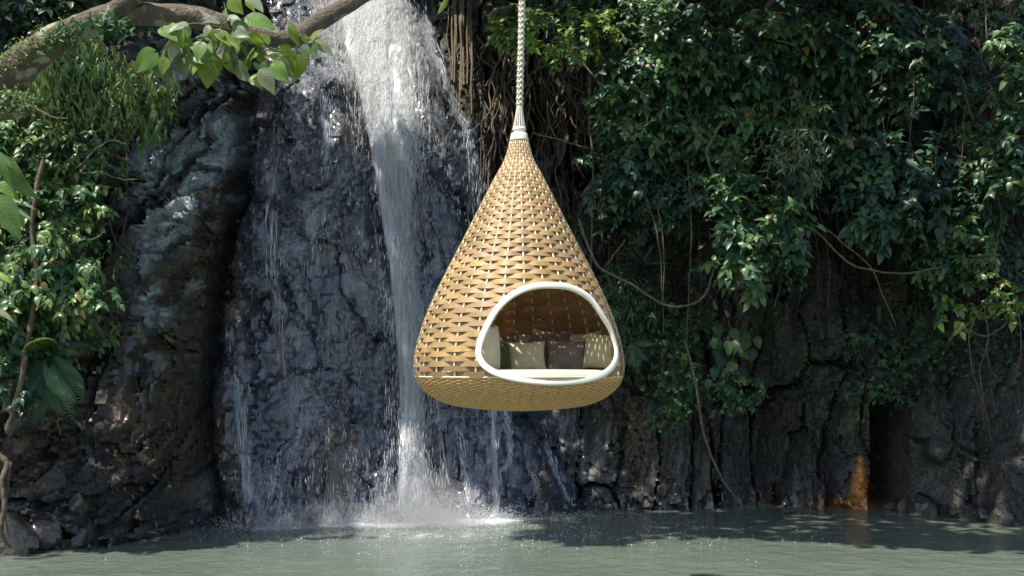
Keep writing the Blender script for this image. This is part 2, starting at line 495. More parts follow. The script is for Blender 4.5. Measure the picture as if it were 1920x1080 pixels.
H += .42 * sstep(0, 70, PX - Lc) * sstep(0, 60, Rc - PX)                       # waterfall buttress
H -= .42 * np.exp(-((PX - Lc + 4) / 15)**2) * sstep(120, 260, PY) * (1 - sstep(880, 960, PY))
Sx = line(PY, [(-100, 650), (0, 655), (180, 690), (330, 703), (480, 738), (600, 755), (900, 770)])
H += .26 * np.exp(-((PX - Sx + 45) / 38)**2) * sstep(150, 190, PY) * (1 - sstep(420, 620, PY))   # rib left of the stream
H -= .16 * np.exp(-((PX - Sx - 40) / 42)**2)                                   # the stream's channel
ap = line(PX, [(430, 930), (470, 900), (560, 800), (640, 745), (720, 740), (790, 800), (860, 900)])
H += .30 * sstep(-10, 90, PY - ap) * (1 - sstep(770, 800, PX)) * sstep(440, 500, PX)
H += .35 * np.exp(-(((PX - 545) / 26)**2 + ((PY - 388) / 24)**2)) + .28 * np.exp(-(((PX - 650) / 34)**2 + ((PY - 185) / 22)**2))
H -= 1.3 * sstep(1632, 1646, PX) * (1 - sstep(1692, 1704, PX)) * sstep(745, 785, PY) * (1 - sstep(930, 965, PY))    # dark notch
H -= .35 * np.exp(-((PX - 1432) / 36)**2) * sstep(560, 660, PY)
H -= .25 * np.exp(-((PX - 1120 - (PY - 760) * -.12) / 16)**2) * sstep(740, 800, PY)
H -= .25 * np.exp(-((PX - 1555) / 10)**2) * sstep(780, 820, PY)
H -= .30 * np.exp(-((PX - 1850) / 14)**2) * sstep(760, 820, PY)
H += .25 * sstep(640, 560, PY) * sstep(1150, 1250, PX) * 0
H += .35 * sstep(830, 960, PY) * (1 - sstep(200, 330, PX))
wx, wz = fbm(X * .9, Z * .9, 1, 4, 11) - .5, fbm(X * .9, Z * .9, 2, 4, 12) - .5
hx, hz = fbm(X * 5, Z * 5, 3, 3, 13) - .5, fbm(X * 5, Z * 5, 4, 3, 14) - .5      # ragged block edges
al, ac = .46 * X + .89 * Z, .89 * X - .46 * Z
U = np.where(zone == 0, ac / .50 + wx * 1.3 + hx * .14, np.where(zone == 1, X / .75 + wx * 1.6 + hx * .2, X / .46 + wx * .9 + hx * .10))
V = np.where(zone == 0, al / 1.5 + wz * 1.3 + hz * .14, np.where(zone == 1, Z / 1.3 + wz * 1.6 + hz * .2, Z / 2.1 + wz * 1.4 + hz * .1)) + zone * 40
f1, f2, ku, kv, cu, cv = worley(U, V, 21, .95)
amp = np.choose(zone, [.34, .18, .44])
H += amp * (crand(ku, kv, 0, 21) - .5)
H += amp * 1.1 * ((crand(ku, kv, 1, 21) - .5) * cu + (crand(ku, kv, 2, 21) - .5) * cv)
gap = f2 - f1
deep = sstep(.35, .65, fbm(X * 1.4, Z * .8, 7, 3, 15))                            # joints open up only in places
H -= np.choose(zone, [.22, .07, .36]) * (1 - sstep(.0, .06, gap)) * (.15 + .85 * deep)
s1, s2, su, sv, scu, scv = worley(U * 2.3 + wx * 1.5 + hx * .25, V * 3.6 + wz * 1.5 + hz * .25, 33, .95)
amp2 = np.choose(zone, [.20, .07, .11])
H += amp2 * (crand(su, sv, 0, 33) - .5) + amp2 * 1.4 * ((crand(su, sv, 1, 33) - .5) * scu + (crand(su, sv, 2, 33) - .5) * scv)
H -= np.choose(zone, [.05, .02, .05]) * (1 - sstep(0, .07, s2 - s1)) * (1 - deep * .7)
t1, t2, tu, tv, tcu, tcv = worley(U * 5.5 + wx * 2 + hx * .5, V * 10 + wz * 2 + hz * .5, 44, .95)
amp3 = np.choose(zone, [.10, .030, .065])
H += amp3 * (crand(tu, tv, 0, 44) - .5) + amp3 * 1.5 * ((crand(tu, tv, 1, 44) - .5) * tcu + (crand(tu, tv, 2, 44) - .5) * tcv)
H += .26 * (fbm(X * .8, Z * .8, 5, 5, 51) - .5) + .02 * (fbm(X * 7, Z * 7, 5, 4, 52) - .5)
YF = Y0 - H
YF += np.where(Z > 7.6, (np.maximum(Z - 7.6, 0))**1.5 * 1.1, 0)
def box(a, k):
    c = np.cumsum(np.pad(a, ((k + 1, k), (0, 0)), 'edge'), 0); a = (c[2 * k + 1:] - c[:-2 * k - 1]) / (2 * k + 1)
    c = np.cumsum(np.pad(a, ((0, 0), (k + 1, k)), 'edge'), 1); return (c[:, 2 * k + 1:] - c[:, :-2 * k - 1]) / (2 * k + 1)
YS = box(box(YF, 5), 5)
def samp(G, x, z):
    x = np.asarray(x, float); z = np.asarray(z, float)
    i = np.clip(np.searchsorted(gx, x) - 1, 0, len(gx) - 2); j = np.clip(np.searchsorted(gz, z) - 1, 0, len(gz) - 2)
    a = np.clip((x - gx[i]) / (gx[i + 1] - gx[i]), 0, 1); b = np.clip((z - gz[j]) / (gz[j + 1] - gz[j]), 0, 1)
    return G[j, i] * (1 - a) * (1 - b) + G[j, i + 1] * a * (1 - b) + G[j + 1, i] * (1 - a) * b + G[j + 1, i + 1] * a * b
def on_cliff(px, py, G=None, off=0.0):
    """point of the cliff face seen at a photograph pixel"""
    G = YF if G is None else G
    px = np.asarray(px, float); py = np.asarray(py, float); Yv = np.full(np.broadcast(px, py).shape, 15.0)
    for _ in range(10):
        Yv = .5 * Yv + .5 * samp(G, (px - 960) / F * Yv, CH + (HZ - py) / F * Yv)
    Yv = Yv - off
    return np.stack([(px - 960) / F * Yv, Yv, CH + (HZ - py) / F * Yv], -1)

# rock colours: lichen, ochre, moss, wet basalt, rust; crease shade and sunlit patch tinted in
PX = 960 + X * F / YF; PY = HZ - (Z - CH) * F / YF
q1 = fbm(ac * 3.4, al * .7, 3, 5, 61); q2 = fbm(X * 1.1, Z * 1.1, 9, 5, 62); q3 = fbm(X * 3, Z * 1.2, 4, 5, 63); cr = crand(ku, kv, 5, 21)
def lerp(c, d, m): return c * (1 - m[..., None]) + np.array(d) * m[..., None]
tint = np.zeros(X.shape + (3,)); tint[:] = (.044, .041, .039)
z0, z1, z2 = (zone == 0), (zone == 1), (zone == 2)
r2_, r3_ = crand(su, sv, 3, 33), crand(tu, tv, 3, 44)
zl = sstep(225, 275, PX) * (1 - sstep(575, 640, PY - wob * 120)) * sstep(40, 130, PY)
pale = z0 * sstep(.43, .52, q1 + .10 * (cr - .5) + .16 * (r2_ - .5) + .10 * (r3_ - .5)) * np.clip(zl + .35 * sstep(330, 400, PX) * sstep(.5, .7, r2_), 0, 1)
tint = tint * (.55 + .9 * r3_[..., None]) * (.7 + .6 * r2_[..., None])
tint = lerp(tint, (.36, .42, .43), pale * (.45 + .55 * r3_))
och = z0 * sstep(.54, .62, q2 + .12 * (r2_ - .5)) * (1 - pale)
tint = lerp(tint, (.095, .064, .036), och * .45)
olv = z0 * np.exp(-((PX - 345) / 38)**2 - ((PY - 690) / 110)**2) * sstep(.3, .6, q3)
tint = lerp(tint, (.10, .085, .025), olv)
tint = lerp(tint, (.27, .17, .10), z0 * sstep(.35, .6, q2) * np.exp(-((PX - 238) / 30)**2 - ((PY - 800) / 70)**2))  # orange-brown rock, tinted lighter where the sun patch falls
tint = lerp(tint, (.024, .024, .026), sstep(34, 6, np.abs(PX - Lc + 2)) * sstep(150, 300, PY) * .75 * sstep(.35, .55, q3))  # shade of the recessed crease put into the rock colour
fb = np.array([.038, .046, .066]) * (.45 + .6 * q3[..., None] + .5 * crand(tu, tv, 4, 44)[..., None])
tint = np.where(z1[..., None], fb, tint)
tint = lerp(tint, (.14, .15, .18), z1 * sstep(.58, .72, fbm(X * 4, Z * 2, 8, 5, 71)) * .7)
tint = lerp(tint, (.085, .062, .045), z1 * sstep(.55, .68, fbm(X * 2.4, Z * .5, 6, 4, 72)) * .8)
rb = np.array([.070, .064, .055]) * (.5 + .6 * cr[..., None] + .4 * r3_[..., None])
tint = np.where(z2[..., None], rb, tint)
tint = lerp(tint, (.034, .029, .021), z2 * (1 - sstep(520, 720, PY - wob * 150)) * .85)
tint = lerp(tint, (.095, .058, .048), z2 * np.exp(-((PX - 1190) / 40)**2 - ((PY - 790) / 75)**2) * .8)
tint = lerp(tint, (.055, .065, .028), z2 * sstep(.54, .66, q2) * .6 * (1 - sstep(840, 930, PY)))
tint = lerp(tint, (.11, .115, .12), z2 * (1 - sstep(1080, 1180, PX)) * sstep(760, 800, PY) * sstep(.4, .6, q3) * .8)
rust = np.exp(-((PX - 1612 + (PY - 900) * .03) / (4 + 13 * sstep(850, 945, PY)))**2) * sstep(846, 868, PY) + np.exp(-((PX - 1592) / 55)**2) * sstep(928, 942, PY + wob * 14) * .9
rust = np.clip(rust * (.75 + .5 * q3), 0, 1)
tint = lerp(tint, (.70, .27, .05), rust)
tint = lerp(tint, (.34, .20, .10), np.exp(-((PX - 1412) / 26)**2 - ((PY - 940) / 14)**2) * .8)
dampline = 1 - sstep(.02, .22, Z - .12 * q3)
tint *= (1 - .45 * dampline)[..., None]
wet = np.clip(.35 + z1 * .75 + .6 * dampline + z0 * (.05 + .5 * sstep(.46, .58, q3)) + z2 * .12 * q2 + .5 * z2 * (1 - sstep(1080, 1160, PX)) * sstep(740, 800, PY), 0, 1)

V_all = np.stack([X, YF, Z], -1).reshape(-1, 3)
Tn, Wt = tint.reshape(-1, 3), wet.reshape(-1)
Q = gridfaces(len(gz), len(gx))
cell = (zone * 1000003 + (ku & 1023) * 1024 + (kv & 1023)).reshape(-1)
fc = cell[Q[:, 0]]
fpx, fpy = PX.reshape(-1)[Q[:, 0]], PY.reshape(-1)[Q[:, 0]]
inv = (fpx > -30) & (fpx < 1950) & (fpy > -30) & (fpy < 1060)
ids, cnt = np.unique(fc[inv], return_counts=True)
order = np.argsort(-cnt)[:285]
stones = [ids[k] for k in order if cnt[k] > 120]
taken = np.isin(fc, stones) & inv
def sub(v_idx_faces):
    u, iv = np.unique(v_idx_faces, return_inverse=True)
    return u, iv.reshape(v_idx_faces.shape)
# body of the cliff (what no block takes), with the plateau behind it
rest = Q[~taken]
u_, q_ = sub(rest)
vb = V_all[u_]; n0 = len(vb)
top = np.array([[x, 22, 10.8] for x in (-13, 13)] + [[-13, 90, 16], [13, 90, 16]])
ti_ = np.r_[Tn[u_]]
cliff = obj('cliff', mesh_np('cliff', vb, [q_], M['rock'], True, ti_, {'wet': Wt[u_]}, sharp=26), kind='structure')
for s in stones:
    fs = Q[(fc == s) & taken]
    if len(fs) < 60: continue
    u_, q_ = sub(fs)
    c0 = V_all[u_].mean(0)
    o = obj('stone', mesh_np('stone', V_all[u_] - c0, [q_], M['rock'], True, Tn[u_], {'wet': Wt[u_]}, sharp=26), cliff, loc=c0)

# ground to the horizon: a pool basin in it, the plateau above the cliff behind
ax_ = np.unique(np.r_[np.linspace(-300, -20, 15), np.linspace(-20, 20, 41), np.linspace(20, 300, 15)])
ay_ = np.unique(np.r_[np.linspace(-300, -12, 15), np.linspace(-12, 30, 43), np.linspace(30, 320, 15)])
gX, gY = np.meshgrid(ax_, ay_)
edge = np.maximum(np.abs(gX) / 12.0, np.abs(gY - 5) / 13.5)
gZ = -1.6 + 2.4 * sstep(.92, 1.25, edge) + 1.6 * (fbm(gX * .12, gY * .12, 0, 4, 5) - .5) * sstep(1, 1.4, edge)
bk = sstep(18.6, 19.4, gY) * 8.4 * sstep(30, 15, np.abs(gX))
gZ = gZ + bk
obj('ground', mesh_np('ground', np.stack([gX, gY, gZ], -1).reshape(-1, 3), [gridfaces(len(ay_), len(ax_))], M['ground']), kind='structure')

# pool
px_ = axis(-13, -7, 7.5, 13, .06, .5); py_ = axis(-9, 9.5, 16.6, 18, .06, .6)
wX, wY = np.meshgrid(px_, py_)
imp = P(815, 970, 14.5)
def ripple(x, y):
    d = np.hypot(x - imp[0], y - imp[1])
    return (.030 * (fbm(x * 3.2, y * 4.5, 0, 4, 81) - .5) * np.exp(-d / 2.2) + .010 * (fbm(x * 2.2, y * 4, 3, 3, 82) - .5)
            + .006 * np.sin(d * 14 + 3 * fbm(x, y, 1, 2, 83)) * np.exp(-d / 1.8))
obj('water', mesh_np('water', np.stack([wX, wY, ripple(wX, wY)], -1).reshape(-1, 3), [gridfaces(len(py_), len(px_))], M['water']), kind='structure')

# loose stones along the waterline and on the left shelf
def rock_mesh(seed, flat=.7):
    r = np.random.default_rng(seed)
    n = 18; th = np.linspace(0, np.pi, n); ph = np.linspace(0, 2 * np.pi, 26)[:-1]
    T, Pp = np.meshgrid(th, ph, indexing='ij')
    d = np.stack([np.sin(T) * np.cos(Pp), np.sin(T) * np.sin(Pp), np.cos(T)], -1)
    pl = r.normal(size=(9, 3)); pl /= np.linalg.norm(pl, axis=1)[:, None]; off = r.uniform(.35, .95, 9)
    rad = np.min(np.where(d @ pl.T > .05, off / np.maximum(d @ pl.T, .05), 9), -1)
    rad = np.minimum(rad, 1.25) * (1 + .10 * (fbm(d[..., 0] * 3 + seed, d[..., 1] * 3, d[..., 2] * 3, 4, seed) - .5))
    v = d * rad[..., None] * np.array([1.25, .8, flat])
    v = v.reshape(-1, 3); m = 25
    i, j = np.meshgrid(np.arange(n - 1), np.arange(m), indexing='ij')
    q = np.stack([i * m + j, (i + 1) * m + j, (i + 1) * m + (j + 1) % m, i * m + (j + 1) % m], -1).reshape(-1, 4)
    tn = np.array([.10, .085, .07]) * r.uniform(.7, 1.5) * (np.ones((len(v), 3)))
    tn = tn * (.7 + .6 * fbm(v[:, 0] * 3, v[:, 1] * 3, v[:, 2] * 3 + seed, 4, 7))[:, None]
    return mesh_np('stone', v, [q], M['rock'], True, tn * .6, {'wet': np.full(len(v), r.uniform(.5, .9))}, sharp=30)
rocks = [rock_mesh(100 + k, .55 + .3 * (k % 3)) for k in range(9)]
rr = random.Random(5)
def stone_at(px, py, size, lift=0.0):
    p = on_cliff(px, py, YS, .02)
    if py > 940: p[2] = max(p[2], 0.0)
    Mx = Matrix.Translation(Vector(p + np.array([0, 0, lift]))) @ Matrix.Rotation(rr.uniform(0, 6.28), 4, 'Z') @ Matrix.Rotation(rr.uniform(-.5, .5), 4, 'X') @ Matrix.Diagonal((size, size * rr.uniform(.8, 1.1), size * rr.uniform(.7, 1.1), 1))
    place('stone', rr.choice(rocks), Mx, cliff)
for px, py, s in [(20, 1000, .30), (88, 990, .2), (62, 1020, .12), (128, 1022, .10), (165, 1010, .13), (205, 1003, .09), (243, 1005, .1), (285, 1002, .08),
                  (150, 940, .16), (215, 905, .12), (105, 905, .15), (330, 994, .1), (368, 988, .08), (255, 965, .12),
                  (425, 984, .12), (505, 984, .09), (560, 978, .14), (640, 980, .1), (742, 972, .15), (590, 987, .08),
                  (1030, 955, .09), (1140, 950, .10), (1215, 950, .10), (1400, 942, .12), (1428, 946, .09),
                  (1700, 948, .10), (1672, 952, .07), (1790, 960, .09), (1840, 964, .10), (1880, 968, .2), (1760, 835, .24)]:
    stone_at(px, py, s)

# ------------------------------------------------------------------ the waterfall
FALL = thing('waterfall', 'tall white waterfall running down the dark wet rock left of the hanging nest', 'waterfall', P(780, 985, 14.2))
def sheet(name, rows, off, mat, edge=.35, nx=28, sub=14, rough=0.0, seed=0, wig=0.0):
    """rows: (py, px left, px right, density) down the face; a sheet of water hanging off the rock by off"""
    rows = np.array(rows, float); n = (len(rows) - 1) * sub + 1
    rr_ = catmull(rows, n)
    t = np.linspace(0, 1, nx)
    px = rr_[:, 1:2] * (1 - t) + rr_[:, 2:3] * t
    py = np.repeat(rr_[:, :1], nx, 1)
    px = px + wig * 2 * (fbm(py * .022, seed, 0, 4, 140 + seed) - .5) + wig * .8 * (fbm(py * .05, px * .05, seed, 3, 150) - .5)
    o = off if np.isscalar(off) else np.interp(py, off[0], off[1])
    v = on_cliff(px, py, YS) 
    v[..., 1] -= o * (.55 + .45 * np.sin(np.pi * t)[None]) + rough * (fbm(v[..., 0] * 8, v[..., 2] * 1.6, seed, 4, 90 + seed) - .5)
    prof = np.clip(np.sin(np.pi * t) / edge, 0, 1)[None]
    fad = np.clip(np.minimum(np.arange(n), np.arange(n)[::-1] + 3) / 5.0, 0, 1)[:, None]
    d = rr_[:, 3:4] * prof * (.3 + .7 * fad)
    if wig: d = d * (.35 + .75 * sstep(.38, .56, fbm(px * .035, py * .016, seed, 4, 160 + seed)))
    return obj(name, mesh_np(name, v.reshape(-1, 3), [gridfaces(n, nx)], mat, True, None, {'dens': d.reshape(-1)}), FALL)
sheet('curtain', [(-60, 560, 830, .25), (60, 545, 850, .36), (160, 520, 880, .33), (300, 500, 905, .31), (450, 480, 915, .32), (620, 450, 930, .33), (800, 430, 950, .33), (930, 425, 960, .36), (1010, 425, 960, .60)],
      .07, M['fall_film'], .12, 90, 14, .12, 1)
sheet('curtain', [(150, 530, 700, .20), (300, 520, 720, .20), (480, 500, 750, .22), (700, 470, 770, .24), (920, 455, 785, .28), (1005, 450, 790, .55)], .16, M['fall_film'], .2, 60, 16, .2, 5)
sheet('main_stream', [(-60, 590, 800, .92), (40, 596, 810, .92), (130, 630, 806, .86), (230, 680, 804, .84), (330, 700, 796, .78), (480, 718, 800, .82), (620, 731, 806, .84), (780, 738, 812, .84), (900, 738, 822, .9), (995, 730, 846, 1.0)],
      .20, M['fall_main'], .85, 36, 16, .14, 2)
sheet('main_stream', [(-60, 625, 745, 1.3), (80, 640, 740, 1.15), (160, 665, 742, .95), (330, 702, 750, .86), (420, 715, 765, .84), (560, 735, 785, .92), (750, 748, 795, .94), (985, 742, 820, 1.0)],
      .30, M['fall_main'], .5, 24, 16, .16, 3)
sheet('side_spread', [(20, 720, 820, .5), (110, 740, 830, .55), (200, 750, 845, .5), (300, 745, 850, .38), (420, 745, 850, .28)], .14, M['fall_main'], .45, 30, 16, .14, 4)
sheet('side_spread', [(-40, 560, 680, .55), (60, 580, 690, .62), (140, 600, 690, .55), (185, 605, 690, .42)], .12, M['fall_main'], .45, 24, 16, .14, 6)
trk = [
    [(300, 505, 530, .5), (380, 500, 528, .62), (450, 498, 526, .8), (505, 503, 522, .85), (560, 512, 530, .7), (640, 518, 540, .5), (720, 522, 546, .5)],
    [(600, 424, 450, .4), (700, 430, 462, .55), (800, 434, 470, .75), (870, 446, 474, .8), (945, 452, 486, .7)],
    [(150, 600, 622, .7), (230, 598, 618, .75), (290, 603, 620, .7), (345, 606, 622, .5)],
    [(388, 578, 598, .4), (408, 566, 608, .8), (435, 566, 606, .75), (465, 570, 604, .35), (540, 572, 600, .2)],
    [(220, 862, 892, .8), (280, 862, 905, .62), (340, 868, 912, .66), (420, 874, 914, .5)],
    [(0, 772, 800, .5), (90, 800, 822, .8), (140, 824, 838, .9), (200, 842, 862, .85), (235, 862, 885, .8)],
    [(740, 918, 932, .9), (820, 920, 932, .95), (880, 922, 936, .9), (965, 924, 940, .95)],
    [(740, 936, 958, .8), (800, 944, 962, .8), (850, 950, 964, .8), (885, 930, 952, .8)],
    [(780, 1008, 1026, .5), (840, 1018, 1036, .6), (880, 1032, 1046, .75), (920, 1052, 1068, .8), (958, 1058, 1078, .7)],
    [(790, 846, 864, .6), (850, 856, 872, .6), (900, 866, 882, .7), (955, 872, 892, .7)],
    [(880, 990, 1004, .5), (920, 1000, 1014, .6), (950, 1004, 1018, .5)],
    [(840, 505, 545, .35), (900, 490, 530, .5), (960, 480, 520, .55)],
    [(880, 770, 850, .6), (920, 765, 880, .9), (992, 740, 915, 1.1)],
    [(915, 540, 760, .25), (955, 500, 770, .6), (1005, 440, 790, .95)],
]
for k, r_ in enumerate(trk):
    if k == 12: continue
    w_ = np.array(r_, float)
    if k == 13:
        sheet('trickle', w_, .2, M['fall_trickle'], 1.0, 40, 20, .05, 20 + k, 6); continue
    rt0 = np.random.default_rng(700 + k); parts = []
    fine = catmull(w_, 60); hw_ = (fine[:, 2] - fine[:, 1]).mean()
    for j in range(int(34 + hw_ * 2.2)):                       # a trickle is a bundle of thin broken strands
        u = np.clip(rt0.normal(.5, .30), -.2, 1.2); a0 = rt0.uniform(0, .93); a1 = min(1, a0 + rt0.uniform(.02, .11)); i0, i1 = int(a0 * 59), max(int(a1 * 59), int(a0 * 59) + 3)
        seg = fine[i0:i1 + 1]
        if len(seg) < 4: continue
        m = len(seg) * 2; seg = catmull(seg, m)
        wob_ = (fbm(seg[:, 0] * .012, k, 0, 3, 171) - .5) * 16 + (fbm(seg[:, 0] * .02, j, k, 2, 172) - .5) * 5
        c_ = on_cliff(seg[:, 1] * (1 - u) + seg[:, 2] * u + wob_, seg[:, 0], YS, .05 + .04 * rt0.random())
        prof_ = np.sin(np.pi * np.linspace(.04, .97, m))**.6 * (.45 + 1.1 * fbm(seg[:, 0] * .12, j, 1, 3, 173))
        parts.append(tube(c_, rt0.uniform(.0012, .0050) * prof_ * (.5 + .7 * seg[:, 3].mean()), 5))
    sheet('trickle', np.c_[w_[:, 0], w_[:, 1] - 3, w_[:, 2] + 3, w_[:, 3] * .95], .045, M['fall_film'], 1.0, 14, 20, .03, 40 + k)
    v, fq = join(parts); obj('trickle_strands', mesh_np('trickle_strands', v, fq, M['drop']), FALL, kind='stuff')

def needles(p, ln, wd, lean=0.0):
    """thin falling strands of water, four-sided slivers"""
    n = len(p); a = RNG.uniform(0, 6.28, n)
    dx = np.stack([np.cos(a), np.sin(a), np.zeros(n)], -1) * wd[:, None]; dy = np.stack([-np.sin(a), np.cos(a), np.zeros(n)], -1) * wd[:, None]
    tp = p + np.stack([RNG.normal(0, .04, n) * ln, RNG.normal(0, .04, n) * ln, ln * .5], -1); bt = p - (tp - p)
    v = np.stack([tp, p + dx - (tp - p) * .3, p + dy - (tp - p) * .3, p - dx - dy - (tp - p) * .3, bt], 1).reshape(-1, 3)
    b = np.arange(n)[:, None] * 5
    f = np.array([[0, 1, 2], [0, 2, 3], [0, 3, 1], [4, 2, 1], [4, 3, 2], [4, 1, 3]])
    return v, (b[:, None] + f[None]).reshape(-1, 3)
def strand_cloud(n, rows, o0, o1, lmin, lmax, wd):
    rows = np.array(rows, float); t = RNG.uniform(0, 1, n) * (len(rows) - 1); i = t.astype(int); f = t - i
    r0 = rows[i] * (1 - f)[:, None] + rows[np.minimum(i + 1, len(rows) - 1)] * f[:, None]
    u = np.clip(RNG.normal(.5, .24, n), 0, 1)
    p = on_cliff(r0[:, 1] * (1 - u) + r0[:, 2] * u, r0[:, 0], YS)
    p[:, 1] -= RNG.uniform(o0, o1, n)
    keep = RNG.uniform(0, 1, n) < .25 + .75 * sstep(.4, .62, fbm(p[:, 0] * 5, p[:, 2] * 1.5, 3, 3, 95)); p = p[keep]
    ln = RNG.uniform(lmin, lmax, len(p)) * RNG.uniform(.4, 1, len(p))
    return needles(p, ln, RNG.uniform(.5, 1.2, len(p)) * wd)
v, f = strand_cloud(17000, [(-20, 600, 800), (150, 640, 805), (300, 695, 810), (480, 715, 810), (700, 730, 815), (960, 725, 850)], .12, .45, .05, .22, .0035)
v2, f2_ = strand_cloud(6500, [(150, 500, 900), (400, 480, 910), (700, 430, 930), (975, 430, 960)], .05, .3, .03, .15, .0028)
V3, F3 = join([(v, f), (v2, f2_)])
obj('falling_strands', mesh_np('falling_strands', V3, F3, M['drop'], True), FALL, kind='stuff')
# spray thrown up where the water lands
def tetra(p, s):
    n = len(p); base = RNG.normal(size=(n, 4, 3)); base -= base.mean(1, keepdims=True); base /= np.linalg.norm(base, axis=2, keepdims=True)
    v = (p[:, None] + base * s[:, None, None]).reshape(-1, 3)
    f = np.array([[0, 1, 2], [0, 2, 3], [0, 3, 1], [1, 3, 2]]); b = np.arange(n)[:, None] * 4
    return v, (b[:, None] + f[None]).reshape(-1, 3)
sp = []
for (px, py, Yc, sx, sy, sz, n) in [(785, 972, 14.3, .30, .25, .17, 16000), (850, 974, 14.3, .5, .3, .08, 9000), (620, 985, 14.05, .85, .2, .09, 9000), (500, 985, 13.9, .35, .12, .1, 1800), (935, 966, 14.8, .14, .1, .1, 900), (1020, 965, 14.9, .6, .15, .05, 1500)]:
    c = P(px, py, Yc); c[2] = 0.0; c[1] = samp(YS, c[0], .03) - sy * 1.1
    p = c + np.stack([RNG.normal(0, sx, n), RNG.normal(0, sy, n), np.abs(RNG.normal(0, sz, n))], -1); p[:, 2] += .004
    sp.append(tetra(p, RNG.uniform(.0025, .009, n)))
n = 900                                                     # splash drops, also standing in for sun glints on the open water
c = np.stack([RNG.normal(-.6, 1.7, n), 14.0 - np.abs(RNG.normal(0, 1.0, n)), RNG.uniform(.004, .03, n)], -1)
sp.append(tetra(c, RNG.uniform(.006, .014, n)))
V3, F3 = join(sp)
obj('spray', mesh_np('spray', V3, F3, M['spray'], True), FALL, kind='stuff')  # holds the drops that stand in for sun glints too
fx = np.arange(-5, 3.2, .05); fy = np.arange(11.8, 15.6, .05)
fX, fY = np.meshgrid(fx, fy)
shY = samp(YS, fX, np.full(fX.shape, .02)); fpx = 960 + fX * F / fY; dS = np.maximum(shY - fY, 0)
st = np.interp(fpx, [380, 440, 540, 640, 740, 790, 860, 930, 1000, 1090, 1150], [0, .5, .72, .8, .95, 1.05, 1.05, .95, .7, .45, 0])
dn = st * np.exp(-(dS / np.interp(fpx, [400, 540, 700, 800, 950, 1100], [.25, .5, .7, 1.1, .9, .3]))**1.5)
dn = np.maximum(dn, .50 * np.exp(-((fX + .9) / 1.9)**2 - ((fY - 13.2) / .9)**2))
obj('foam', mesh_np('foam', np.stack([fX, fY, ripple(fX, fY) + .006], -1).reshape(-1, 3), [gridfaces(len(fy), len(fx))], M['foam'], True, None, {'dens': dn.reshape(-1)}), FALL, kind='stuff')

def mist(px, py, Yc, rx, ry, rz, dens):
    c = P(px, py, Yc); n = 12; th = np.linspace(0, np.pi, n); ph = np.linspace(0, 2 * np.pi, 25)[:-1]
    T_, P_ = np.meshgrid(th, ph, indexing='ij')
    v = c + np.stack([np.sin(T_) * np.cos(P_) * rx, np.sin(T_) * np.sin(P_) * ry, np.cos(T_) * rz], -1).reshape(-1, 3)
    i, j = np.meshgrid(np.arange(n - 1), np.arange(24), indexing='ij')
    q = np.stack([i * 24 + j, (i + 1) * 24 + j, (i + 1) * 24 + (j + 1) % 24, i * 24 + (j + 1) % 24], -1).reshape(-1, 4)
    b = NT('mist'); vp = b.n('VolumePrincipled', {'Color': (.95, .97, 1, 1), 'Density': dens, 'Anisotropy': .2})
    b.t.links.new(vp.outputs[0], b.out.inputs['Volume'])
    obj('mist', mesh_np('mist', v, [q], b.m), FALL, kind='stuff')
mist(800, 972, 14.0, .75, .55, .55, .55)
mist(690, 985, 13.8, 1.5, .6, .28, .35)
# ------------------------------------------------------------------ the hanging nest
NY = 8.8; NS = F / NY; KS = NY / 10.0
NX = (973.5 - 960) / NS
prof_py = np.array([262, 300, 334, 385, 437, 489, 541, 593, 645, 681, 706, 728, 748, 759, 766, 769.5])
prof_r = np.array([16, 27, 45, 71, 97, 124, 150, 173, 189, 195, 192.5, 180, 152, 117, 60, 4]) / NS
prof_z = CH + (HZ - prof_py) / NS
_pf = catmull(np.c_[prof_z, prof_r], 400)
_o = np.argsort(_pf[:, 0]); _pz, _pr = _pf[_o, 0], _pf[_o, 1]
def rad_z(z): return np.interp(z, _pz, _pr)
def npt(th, z, dr=0.0):
    r = rad_z(z) + dr
    return np.stack([NX + r * np.sin(th), NY - r * np.cos(th), z + 0 * r], -1)
NEST = thing('hanging_nest_chair', 'drop shaped woven straw nest chair with white oval opening, hanging over the pool', 'hanging chair', (NX, NY, prof_z[-1]))
# opening: outline on the woven surface
ring_px = [(1030, 535), (1060, 537), (1085, 546), (1108, 563), (1125, 588), (1140, 612), (1149, 635), (1155, 660), (1151, 681), (1136, 698), (1110, 709), (1075, 715), (1032, 717), (985, 713), (945, 705), (918, 693), (903, 678), (898, 660), (903, 637), (915, 608), (932, 580), (955, 557), (983, 542), (1008, 536)]
ring_px = catmull(ring_px, 160, True)
rt, rz = [], []
for px, py in ring_px:
    d = P(px, py, 1.0) - np.array([0, 0, CH])
    Ys = np.linspace(8.7, 10.2, 900) * KS
    pts = np.array([0, 0, CH]) + d[None] * Ys[:, None]
    ins = np.hypot(pts[:, 0] - NX, pts[:, 1] - NY) - rad_z(pts[:, 2])
    k = int(np.argmax(ins < 0)) if (ins < 0).any() else int(np.argmin(ins))
    p = pts[k]; rt.append(math.atan2(p[0] - NX, NY - p[1])); rz.append(p[2])
rt, rz = np.array(rt), np.array(rz)
for _ in range(3):
    rt = (np.roll(rt, 1) + 2 * rt + np.roll(rt, -1)) / 4; rz = (np.roll(rz, 1) + 2 * rz + np.roll(rz, -1)) / 4
